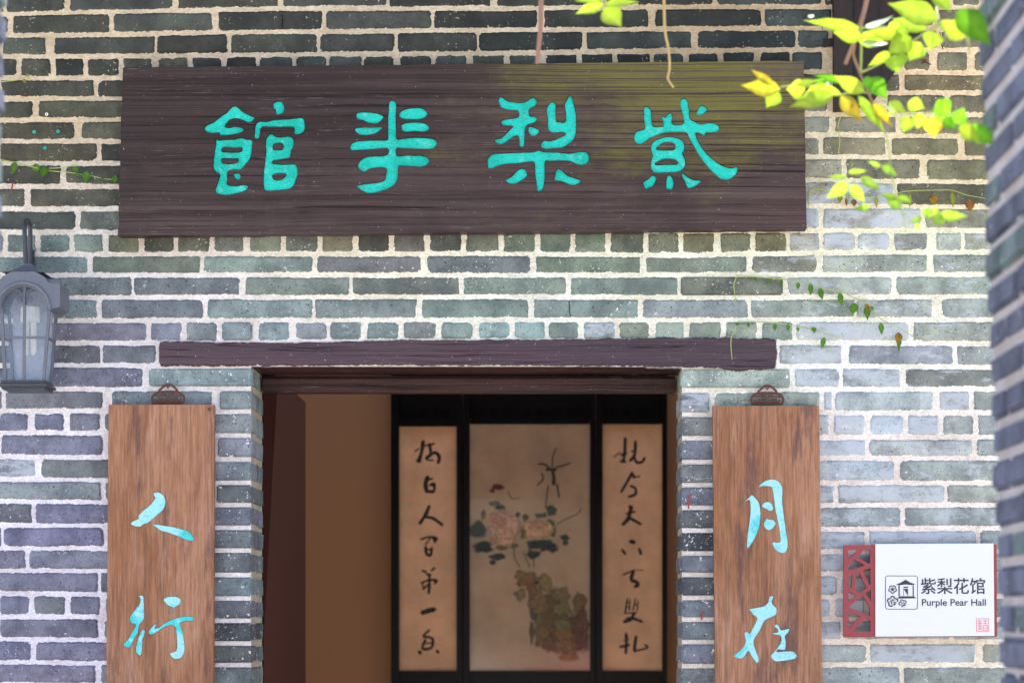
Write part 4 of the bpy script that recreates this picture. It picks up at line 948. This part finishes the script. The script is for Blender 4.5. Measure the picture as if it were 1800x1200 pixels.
a_ = P(826.5, 1178, SY - .008); b_ = P(1036.5, 746, SY - .008)
mesh('glass_pane', [(a_.x, SY - .008, a_.z), (b_.x, SY - .008, a_.z), (b_.x, SY - .008, b_.z), (a_.x, SY - .008, b_.z)], [(0, 1, 2, 3)], gm, scr)
pl_ = sbox(702, 749, 803.5, 1178.5, SY - .002, SY + .003, 'calligraphy_panel', M['paper'], r=.0005)
pc_ = sbox(825.5, 745, 1037.5, 1178.5, SY - .002, SY + .003, 'painting_panel', M['silk'], r=.0005)
pr_ = sbox(1058.5, 745, 1164, 1178.5, SY - .002, SY + .003, 'calligraphy_panel', M['paper'], r=.0005)
def brush(par, items):
    """every written character is an object of its own: strokes whose heights overlap belong together"""
    st = []
    for ox, oy, k, strokes in items:
        for pts, w_ in strokes: st.append(([(ox + x / k, oy + y / k) for x, y in pts], w_ * 1.22 / k * ss))
    st.sort(key=lambda s: min(p[1] for p in s[0])); groups = []; bottom = -1
    for s_ in st:
        if min(p[1] for p in s_[0]) > bottom + 3: groups.append([])
        groups[-1].append(s_); bottom = max(bottom, max(p[1] for p in s_[0]))
    for g in groups:
        mb = MB()
        for i, (pp, w_) in enumerate(g):
            Y_ = SY - .0022 - .00006 * i
            mb.ribbon([P(x, y, Y_) for x, y in (smooth_poly(pp, 4, False) if len(pp) > 2 else pp)], w_)
        mb.build('brush_character', M['black_ink'], par)
brush(pl_, [(700,740,5.4545,[([(240,190),(225,290),(195,390)],30),([(160,290),(200,262)],14),([(175,375),(215,385)],22),([(260,235),(345,215)],18),([(300,215),(310,320),(265,350)],24),([(265,355),(350,300),(395,345),(380,400)],26),([(270,370),(335,375)],18),
   ([(285,530),(262,600),(270,660)],34),([(280,560),(330,550)],20),([(300,615),(345,600),(345,670)],22),([(265,672),(340,675)],32),
   ([(298,810),(260,900),(205,980)],30),([(265,918),(335,930),(425,995)],24),([(215,1132),(300,1108),(370,1122),(345,1160)],18),([(310,1120),(262,1180)],14)]),
  (700,960,5.4545,[([(262,0),(272,70),(310,80),(322,10)],24),([(270,30),(320,25)],14),([(230,232),(265,242)],24),([(318,228),(350,205)],24),([(270,262),(312,272)],22),([(220,350),(300,320),(372,325),(350,355)],18),([(295,262),(300,350),(292,450)],22),([(300,350),(235,410)],18),([(225,345),(250,410)],14),
   ([(225,635),(290,615),(352,600)],40),([(298,800),(240,852)],22),([(240,862),(325,880),(318,968),(232,975),(262,890)],22),([(250,925),(315,925)],16),([(203,1005),(212,1022)],36),([(370,998),(386,1016)],30)])])
brush(pr_, [(1055,740,5.4545,[([(240,160),(236,290),(222,390)],24),([(130,342),(190,300)],14),([(200,325),(250,305)],24),([(195,382),(242,388)],26),([(338,190),(330,320),(285,380)],24),([(300,290),(348,282)],18),([(325,325),(345,390),(400,390),(427,350)],22),
   ([(308,490),(270,560),(200,680)],22),([(300,495),(330,540)],28),([(310,538),(380,528)],14),([(290,620),(335,640),(338,698),(270,725)],20),([(282,815),(304,832)],38),([(252,885),(332,865)],22),([(295,830),(270,930),(215,990)],30),([(290,930),(390,985)],28),([(288,1150),(328,1160)],36)]),
  (1055,960,5.4545,[([(210,30),(240,70)],26),([(375,20),(390,70)],30),([(215,270),(330,225)],18),([(320,228),(415,225)],8),([(320,235),(298,315),(350,340),(362,370),(330,385)],28),
   ([(262,500),(240,630)],16),([(285,510),(280,610)],14),([(245,540),(282,535)],10),([(240,580),(280,575)],10),([(338,500),(315,610)],16),([(362,520),(355,610)],14),([(320,560),(362,555)],12),([(230,640),(350,632)],14),([(325,640),(290,700),(225,720)],26),([(250,690),(320,690),(402,720)],22),
   ([(248,830),(252,900),(245,1020)],24),([(190,962),(282,940)],24),([(225,900),(275,890)],14),([(345,860),(330,960),(332,1005)],26),([(330,1000),(430,978),(455,958),(425,940)],16)])])
M['ink_wash'] = plain('grey_ink_wash', (.075,.065,.055), .7, .1)
# the painting: washes of pigment on the silk
ci = [0]
def wash_col(col): return tuple(v * 2.1 for v in (lin(col)[0] * 1.02, lin(col)[1] * .95, lin(col)[2]))
def blob(ox, oy, k, x, y, rx, ry, col, name='painted_shape', lob=.30):
    Y_ = SY - .0021 - .00003 * ci[0]; ci[0] += 1; n = 22; ph = random.uniform(0, 9)
    V = [P(ox + x / k, oy + y / k, Y_)]; E = [1.0]
    for f0, e in ((.62, .8), (1.22, 0.0)):
        for j in range(n):
            a = j * 2 * math.pi / n; f = f0 * (1 + lob * mnoise.noise(Vector((math.cos(a) * 1.6 + ph, math.sin(a) * 1.6, ci[0]))) * 1.6)
            V.append(P(ox + (x + rx * f * math.cos(a)) / k, oy + (y + ry * f * math.sin(a)) / k, Y_)); E.append(e)
    Fc = [(0, 1 + j, 1 + (j + 1) % n) for j in range(n)] + [(1 + j, 1 + n + j, 1 + n + (j + 1) % n, 1 + (j + 1) % n) for j in range(n)]
    o = mesh(name, V, Fc, M['pigment'], pc_); t = (*wash_col(col), 1)
    for nm, ty in (('tint', 'FLOAT_COLOR'), ('edge', 'FLOAT')): o.data.attributes.new(nm, ty, 'POINT')
    o.data.attributes['tint'].data.foreach_set('color', list(t) * len(V)); o.data.attributes['edge'].data.foreach_set('value', E)
K = 5.218
for (x, y, rx, ry, c) in ((105,835,90,80,(44,46,42)),(150,995,110,62,(24,28,34)),(285,1085,82,38,(34,38,52)),(240,1135,36,30,(40,44,54)),(255,600,60,26,(86,84,72)),(310,635,52,24,(30,34,40)),(470,700,30,26,(38,40,40)),(540,722,36,34,(66,70,46)),(690,705,66,30,(66,68,62)),(775,660,58,56,(50,58,58)),
   (690,985,165,66,(34,44,46)),(620,1060,72,40,(36,42,52)),(780,1010,60,44,(36,44,48)),(795,840,26,74,(44,52,42)),(770,770,40,30,(74,80,54)),(900,910,58,32,(44,52,54)),(905,950,30,36,(50,58,56)),(430,985,62,30,(78,72,50)),(325,1000,66,34,(84,74,42)),(520,870,34,70,(92,80,50)),(155,700,26,50,(78,70,54)),
   (335,820,172,168,(158,132,116)),(300,760,80,50,(142,106,92)),(340,880,110,70,(158,130,112)),(665,840,150,108,(160,136,108)),(650,800,80,40,(144,114,92)),(290,445,58,30,(80,34,30)),(240,480,26,22,(88,44,38)),(640,1020,60,14,(130,104,76))):
    blob(820, 770, K, x, y, rx, ry, c)
for (x, y, rx, ry, c) in ((960,760,200,210,(66,52,44)),(760,560,170,230,(72,62,46)),(550,240,130,66,(96,84,54)),(560,270,80,40,(108,76,50)),(720,280,64,90,(98,94,62)),(500,390,44,60,(96,98,66)),(660,450,84,140,(92,82,56)),(600,340,50,80,(88,64,50)),(870,390,96,70,(92,88,66)),(870,520,92,64,(88,94,66)),(1030,480,70,110,(84,74,56)),
   (1060,640,70,120,(66,50,46)),(690,770,76,120,(86,74,54)),(660,620,50,56,(74,84,56)),(880,670,92,66,(78,90,66)),(900,760,90,60,(104,80,50)),(890,860,140,70,(94,80,54)),(760,840,60,70,(76,58,50)),(1060,820,66,70,(62,46,50)),(600,720,24,110,(54,56,48)),(600,560,22,50,(50,56,60)),(450,380,24,18,(60,70,74)),(620,600,26,30,(46,52,56)),(940,960,100,40,(112,82,44))):
    blob(820, 970, K, x, y, rx * 1.06, ry * 1.06, tuple(v * .68 + q * .32 for v, q in zip(c, (118, 98, 74))))
i = 0
for pts, w_ in (([(660,235),(720,240),(770,285)],18),([(820,265),(890,250),(955,225)],14),([(825,90),(795,160),(785,260)],12),([(735,285),(820,285)],34),([(790,300),(800,350),(800,425)],30),([(750,430),(735,540),(725,640)],12),([(830,420),(850,540)],18),([(685,320),(705,370),(650,430)],16),([(830,790),(900,745),(1020,690),(1050,640)],9),([(380,480),(410,550),(490,545)],8),([(440,1000),(440,1090),(490,1180)],10),([(520,1040),(580,1180)],10),([(610,1060),(620,1180)],10)):
    Y_ = SY - .0042 - .00003 * i; i += 1
    mb = MB(); mb.ribbon([P(820 + x / K, 770 + y / K, Y_) for x, y in smooth_poly(pts, 4, False) ] if len(pts) > 2 else [P(820 + x / K, 770 + y / K, Y_) for x, y in pts], w_ / K * ss); mb.build('painted_branch', M['ink_wash'], pc_)

# ---------------------------------------------------------------- leaves
def lean(px, Yd):
    """the near branch bends towards the camera at its right-hand end"""
    if not -1.65 < Yd < -1.4 or px < 1300: return 0
    t = max(0, min(1, (px - 1610) / 110)); return -.52 * t * t * (3 - 2 * t)
def leaf(par, bx, by, tx, ty, wpx, Yd, col, rust=0.0, mode='n', bend=.12):
    Yl = Yd + lean(max(bx, tx), Yd); a = P(bx, by, Yl); b = P(tx, ty, Yl + random.uniform(-.012, .012)); L = b - a; ln_ = L.length
    s_ = (D + Yl) / F; wd = wpx * s_ / 2; t = L.normalized()
    perp = Vector((-t.z, 0, t.x))
    if mode == 'w': wv = (Vector((0, .79, .61)) - t * Vector((0, .79, .61)).dot(t)).normalized(); wd /= .55; fold = .05
    else:
        tilt = random.uniform(-.35, .35); wv = (perp * math.cos(tilt) + Vector((0, 1, 0)) * math.sin(tilt)).normalized(); wd /= math.cos(tilt); fold = .22
    nrm = t.cross(wv).normalized()
    if nrm.y > 0: nrm = -nrm
    prof = [0, .52, .82, .97, 1.0, .93, .79, .59, .36, .15, .0]; n = len(prof); V = []
    cb = random.uniform(-.5, 1) * bend
    for i, p in enumerate(prof):
        u = i / (n - 1); c = a + L * u - nrm * (math.sin(u * math.pi) * ln_ * cb * .6) + perp * math.sin(u * math.pi) * ln_ * random.uniform(-.01, .01) 
        ww = wd * p * random.uniform(.965, 1.035)
        V += [c + wv * ww + nrm * ww * fold, c, c - wv * ww + nrm * ww * fold]
    Fc = []
    for i in range(n - 1):
        k = i * 3; Fc += [(k, k + 1, k + 4, k + 3), (k + 1, k + 2, k + 5, k + 4)]
    o = mesh('leaf', V, Fc, M['leaf'], par, smooth=True)
    j = random.uniform(.85, 1.12); c4 = (col[0] * j * random.uniform(.9, 1.1), col[1] * j, col[2] * j, rust)
    at_ = o.data.attributes.new('tint', 'FLOAT_COLOR', 'POINT'); cl_ = []
    for i in range(n):
        for k, f in ((0, .90), (1, 1.35), (2, .96)):
            ff = f * (1 - .12 * (i % 2) * (k != 1)) ; cl_ += [c4[0] * ff * (1 + .25 * (i == n - 1)), c4[1] * ff, c4[2] * ff, rust * (.5 + i / n)]
    at_.data.foreach_set('color', cl_)
    return o
YG = (.33,.50,.06); GG = (.13,.36,.025); YO = (.42,.38,.045); PW = (.26,.36,.26); VG = (.08,.20,.02); BR = (.20,.10,.035); YV = (.22,.25,.04)
br = thing('leafy_branch', P(1525, 0, -1.5), 'near yellow green leafy branch hanging in front of the wall at upper right', 'branch')
NEAR = [(1512,50,1412,36,17,YG,.1),(1515,66,1464,57,21,YG,.0),(1372,158,1302,150,26,YO,.35),(1360,150,1320,122,12,YO,.7),(1368,160,1347,190,25,YG,.3),(1415,158,1382,157,28,YG,.1),(1466,167,1387,188,27,YG,.3),
 (1480,145,1430,132,12,GG,0),(1478,165,1418,150,14,YG,.3),(1520,162,1464,133,22,YG,0),(1478,168,1516,215,25,YO,.6),(1648,36,1560,6,38,YG,.0),(1628,52,1568,33,24,YG,.4),(1640,-15,1672,22,28,YG,0),(1697,66,1655,36,30,YG,.3),
 (1683,18,1742,82,42,GG,0),(1640,55,1634,90,31,YG,.1),(1618,75,1598,108,30,YG,.1),(1582,66,1520,55,18,YG,.2),(1602,66,1560,96,34,YG,.6),(1567,92,1525,117,15,YG,.2),(1572,96,1578,129,31,YG,.5),(1527,138,1560,174,28,GG,.1),
 (1508,168,1557,235,18,YG,.3),(1535,182,1570,224,15,YO,.8),(1562,180,1594,201,17,YG,.1),(1596,180,1626,191,21,YG,.3),(1597,205,1587,234,22,YG,.3),(1620,200,1612,227,23,YG,.1),(1640,203,1643,243,27,YO,.7),(1648,176,1669,207,29,GG,.1),
 (1655,210,1682,227,18,GG,0),(1680,218,1695,189,24,GG,0),(1685,222,1723,249,25,YG,.1),(1700,222,1756,253,25,GG,0),(1400,150,1440,142,12,YG,.1),(1505,64,1560,78,20,YG,.1),(1600,44,1570,66,18,YG,.1),(1596,100,1570,110,16,YG,.3),(1452,152,1432,140,14,GG,0),(1440,158,1412,170,16,YG,.1),(1535,140,1512,152,16,GG,0),(1660,198,1650,222,16,YG,.2),(1575,190,1560,205,12,YG,.3),(1652,40,1680,55,18,YG,0),(1560,50,1590,40,14,YG,0)]
for i, (a, b, c, d_, w_, col, ru) in enumerate(NEAR): leaf(br, a, b, c, d_, w_ * 1.25, -1.5 - .06 * random.random(), col, ru)
for (a, b, c, d_, w_) in ((1515,50,1571,27,13),(1515,75,1562,76,17),(1470,142,1430,149,14),(1546,180,1578,203,9),(1372,156,1350,149,10),(1530,60,1553,52,8),(1430,30,1420,28,7)): leaf(br, a, b, c, d_, w_, -1.52, PW, 0, 'w')
s_ = (D - 1.5) / F
def stem(par, pts, r0, r1, Yd, mat, name='stem'):
    pp = smooth_poly(pts, 4, False); n = len(pp)
    return MB().tube([P(x, y, Yd + lean(x, Yd)) for x, y in pp], [(r0 + (r1 - r0) * i / (n - 1)) * (D + Yd) / F for i in range(n)], 8).build(name, mat, par, smooth=True)
stem(br, [(1530,-40),(1521,12),(1506,62),(1486,113)], 4.5, 3.2, -1.5, M['twig'])
stem(br, [(1502,80),(1500,98),(1510,125),(1520,150),(1538,190),(1556,235)], 2.6, 1.8, -1.5, M['twig'])
stem(br, [(1514,35),(1514,80),(1513,126)], 2.5, 2.2, -1.48, M['twig_green'])
for pts in ([(1514,128),(1548,112),(1572,97)],[(1372,153),(1400,151),(1440,156),(1475,165)],[(1470,168),(1500,163),(1520,163),(1532,166)],[(1540,182),(1598,200),(1660,197),(1702,222)],[(1605,72),(1635,52),(1652,40),(1680,40)],[(1513,50),(1560,48),(1600,50)],[(1635,60),(1650,42),(1645,10),(1640,-20)],[(1700,66),(1703,80),(1704,95)]):
    stem(br, pts, 1.6, 1.1, -1.5, M['twig_green'])
b2 = thing('leafy_branch', P(1556, 235, -1.75), 'faint trailing shoot of small light green leaves below the near branch at right', 'branch')
stem(b2, [(1556,232),(1562,262),(1568,310),(1578,352),(1588,380),(1592,410)], 1.5, .8, -1.75, M['twig_green'])
for pts in ([(1570,320),(1530,318),(1492,318)],[(1578,352),(1600,372),(1640,380),(1650,380)],[(1560,290),(1545,290)]): stem(b2, pts, 1.0, .6, -1.75, M['twig_green'])
for (a, b, c, d_, w_) in ((1490,311,1453,311,9),(1492,322,1452,348,24),(1495,325,1521,356,22),(1512,312,1550,333,19),(1490,303,1525,300,10),(1580,350,1545,340,13),(1585,364,1557,350,22),(1578,345,1604,356,13),(1622,383,1598,390,12),(1608,392,1618,406,10),(1640,380,1618,368,18),(1642,378,1645,360,14),(1640,380,1662,394,22),(1648,378,1702,380,20),(1548,293,1525,283,9),(1550,290,1578,309,16),(1530,362,1498,368,12)):
    leaf(b2, a, b, c, d_, w_, -1.75, (.26,.44,.07), .1)
b3 = thing('leaf_sprig', P(1063, 0, -1.6), 'bright lime green sprig of four leaves hanging at the top centre', 'branch')
for (a, b, c, d_, w_) in ((1062,8,1011,25,22),(1062,14,1093,48,40),(1062,8,1125,4,17),(1060,0,1010,2,14)): leaf(b3, a, b, c, d_, w_, -1.6, (.42,.58,.08), 0)
stem(b3, [(1072,-60),(1066,-20),(1062,8)], 2.2, 1.6, -1.6, M['twig_green'])
t = thing('hanging_stem', P(950, 0, -1.3), 'pinkish brown bare stem hanging in front of the board near the top centre', 'stem'); stem(t, [(952,-60),(951,0),(950,50),(946,90),(944,112)], 5.0, 3.4, -1.3, M['twig'])
t = thing('hanging_stem', P(1166, 0, -1.1), 'thin ochre stem with a bent tip hanging over the board right of centre', 'stem'); stem(t, [(1165,-60),(1167,0),(1169,55),(1175,85),(1177,120),(1174,138),(1184,154)], 2.8, 2.0, -1.1, plain('ochre_stem', (.46,.32,.12), .6, .3))

# creepers on the wall
def creeper(label, stems, leaves, col):
    x, y = stems[0][0]; t = thing('wall_creeper', P(x, y, -.008), label, 'creeper', 'thin creepers on the brick wall')
    for st in stems: stem(t, st, 1.0, .6, -.009, M['twig_green'])
    for lf in leaves:
        a, b, c, d_, w_ = lf[:5]; br_ = lf[5] if len(lf) > 5 else 0
        leaf(t, a, b, c, d_, w_, -.014, col if br_ < .8 else BR, br_)
creeper('creeper with heart shaped green leaves left of the large board', [[(-20,278),(0,281),(22,285),(55,293),(85,300),(120,303),(145,307),(165,310),(180,314),(206,316)],[(86,296),(105,295),(128,291),(136,284)]],
  [(27,285,23,306,14),(70,292,56,299,14),(80,292,74,313,17),(129,293,137,303,12),(153,301,150,322,16),(203,308,201,324,12),(138,304,134,311,7),(178,312,181,320,6)], VG)
creeper('longest creeper sloping right below the board with drooping leaves', [[(1296,484),(1330,487),(1372,490),(1410,496),(1440,505),(1478,512),(1500,523),(1520,530),(1532,543),(1548,560),(1575,573),(1590,582),(1608,593)],[(1296,484),(1290,500),(1292,520),(1294,532)]],
  [(1328,486,1328,495,5),(1351,490,1350,500,6),(1373,491,1374,508,6),(1403,496,1403,510,7),(1425,498,1425,520,9),(1441,506,1446,528,10),(1476,514,1480,539,10,.5),(1503,532,1499,553,15),(1523,537,1525,564,12,.5),(1522,534,1530,550,8,.9),(1530,538,1536,546,6),(1548,567,1550,590,10,.4),(1580,584,1577,606,14,.9),(1581,584,1580,620,9,.1)], VG)
creeper('short creeper over the right end of the lintel with tiny leaves', [[(1298,565),(1340,566),(1380,569),(1410,575),(1440,582),(1474,593)],[(1298,565),(1286,592),(1285,610),(1287,632)]],
  [(1315,566,1316,576,5),(1362,569,1362,583,7),(1385,569,1385,583,7),(1402,575,1403,583,6),(1430,575,1431,586,9),(1449,592,1444,614,9,.3),(1297,566,1294,573,6)], VG)
creeper('yellowish creeper with withered brown leaves right of the large board', [[(1421,360),(1425,335),(1445,333),(1480,342),(1500,347),(1540,346),(1570,342),(1595,336),(1650,334),(1675,335),(1700,343),(1740,350)]],
  [(1476,343,1477,357,10,.5),(1501,350,1501,364,11,.85),(1487,348,1488,364,5,.9),(1540,345,1541,367,6,.2),(1600,340,1599,366,7,.5),(1641,343,1641,359,16,.9),(1674,337,1675,365,12,.3),(1704,350,1706,373,17,.9)], YV)
creeper('tiny curled yellow tendril beside the upper right corner of the board', [[(1478,205),(1473,222),(1476,245),(1474,268)]], [(1475,225,1472,232,4)], YV)
creeper('small pale tendril with two buds near the upper left edge', [[(-10,146),(12,143),(30,141),(47,135)]], [(40,139,46,147,6),(47,135,50,129,6)], YV)
# fixings on the wall
for (x, y, lab) in ((60,232,'small turquoise ring plug, left of the pair on one brick'),(102,231,'small turquoise ring plug, right of the pair on one brick'),(79,260,'small turquoise ring plug on the brick below the pair'),(82,201,'small pale ring plug, topmost of the wall plugs at left')):
    mb = MB(); mb.tube([P(x + 2.1 * math.cos(a), y + 2.1 * math.sin(a), -.008) for a in [j * .7 for j in range(10)]], .9 * S, 6)
    tag(mb.build('wall_plug', M['turq'] if y != 201 else M['bulb']), lab, 'wall plug', 'ring plugs in the bricks at left')
mb = MB(); mb.tube([P(1625 + 3.2 * math.cos(a), 108 + 2.6 * math.sin(a), -.009) for a in [j * .7 for j in range(10)]], 1.5 * S, 6); mb.tube([P(1629,110,-.006), P(1636,114,-.008)], 1.3 * S, 6)
tag(mb.build('rusty_eyelet', M['rust']), 'rusty iron eyelet in a brick beside the slanting brace', 'eyelet')
rp = plain('red_paint', (.32,.05,.045), .6, .3)
for (x, y, h, lab) in ((1211,880,13,'red paint drip on the bricks right of the doorway, upper one'),(1234,1081,7,'red paint drip on the bricks right of the doorway, lower one'),(21,328,6,'small red paint drip below the left creeper')):
    mb = MB(); mb.ribbon([P(x + 1.5, y - h, -.0062), P(x + .5, y, -.0062), P(x - 1, y + h, -.0062)], 3.2 * S); o = mb.build('paint_drip', rp)
    tag(o, lab, 'paint drip', 'red paint drips on the wall')
# ---------------------------------------------------------------- garden behind the camera (seen in reflections only)
random.seed(3)
vs, fs = [], []
for i in range(9000):
    x = random.uniform(-16, 16); z = random.uniform(.2, 5.5) ; y = -15 - random.random() * 3 + math.sin(x) * .8
    if z > 3.6 + 1.4 * math.sin(x * .9): continue
    r = random.uniform(.10, .24); a = random.uniform(0, 6.3); b = random.uniform(-1, 1)
    u = Vector((math.cos(a), math.sin(a) * .4, b)).normalized() * r; v = Vector((-math.sin(a), .3, random.uniform(-1, 1))).normalized() * r * .6
    c = Vector((x, y, z)); n = len(vs); vs += [c - u, c - v, c + u, c + v]; fs.append((n, n + 1, n + 2, n + 3))
tag(mesh('hedge', vs, fs, plain('hedge_leaf', (.025,.045,.015), .7, .15)), 'leafy hedge across the courtyard behind the camera', 'hedge', kind='stuff')

vs, fs = [], []
for cx, cz, rr_ in ((-.10, 1.02, .16), (.22, 1.08, .22), (.55, .95, .25)):
    for i in range(500):
        v = Vector((random.gauss(0, 1), random.gauss(0, 1), random.gauss(0, 1))).normalized() * rr_ * random.uniform(.5, 1)
        q = Vector((cx, -9.9, cz)) + v; r_ = random.uniform(.02, .045); a = random.uniform(0, 6.3)
        u = Vector((math.cos(a), .3, math.sin(a))) * r_; w_ = Vector((-math.sin(a), .4, math.cos(a))) * r_; n = len(vs)
        vs += [q - u, q - w_, q + u, q + w_]; fs.append((n, n + 1, n + 2, n + 3))
tag(mesh('pink_blossom_shrubs', vs, fs, plain('pink_blossom', (.85,.20,.26), .7, .2)), 'pink flowering shrubs across the courtyard, mirrored in the glazing', 'shrub', kind='stuff')
tag(MB().bbox((-.74, -10.2, 0), (-.46, -9.95, 1.25), r=.01).build('reflection_block', M['white']), 'unseen white stone block, added across the courtyard to give the glazing a pale reflection', 'stone block', kind='structure')  # unseen block, added for the pale patch mirrored in the glazing
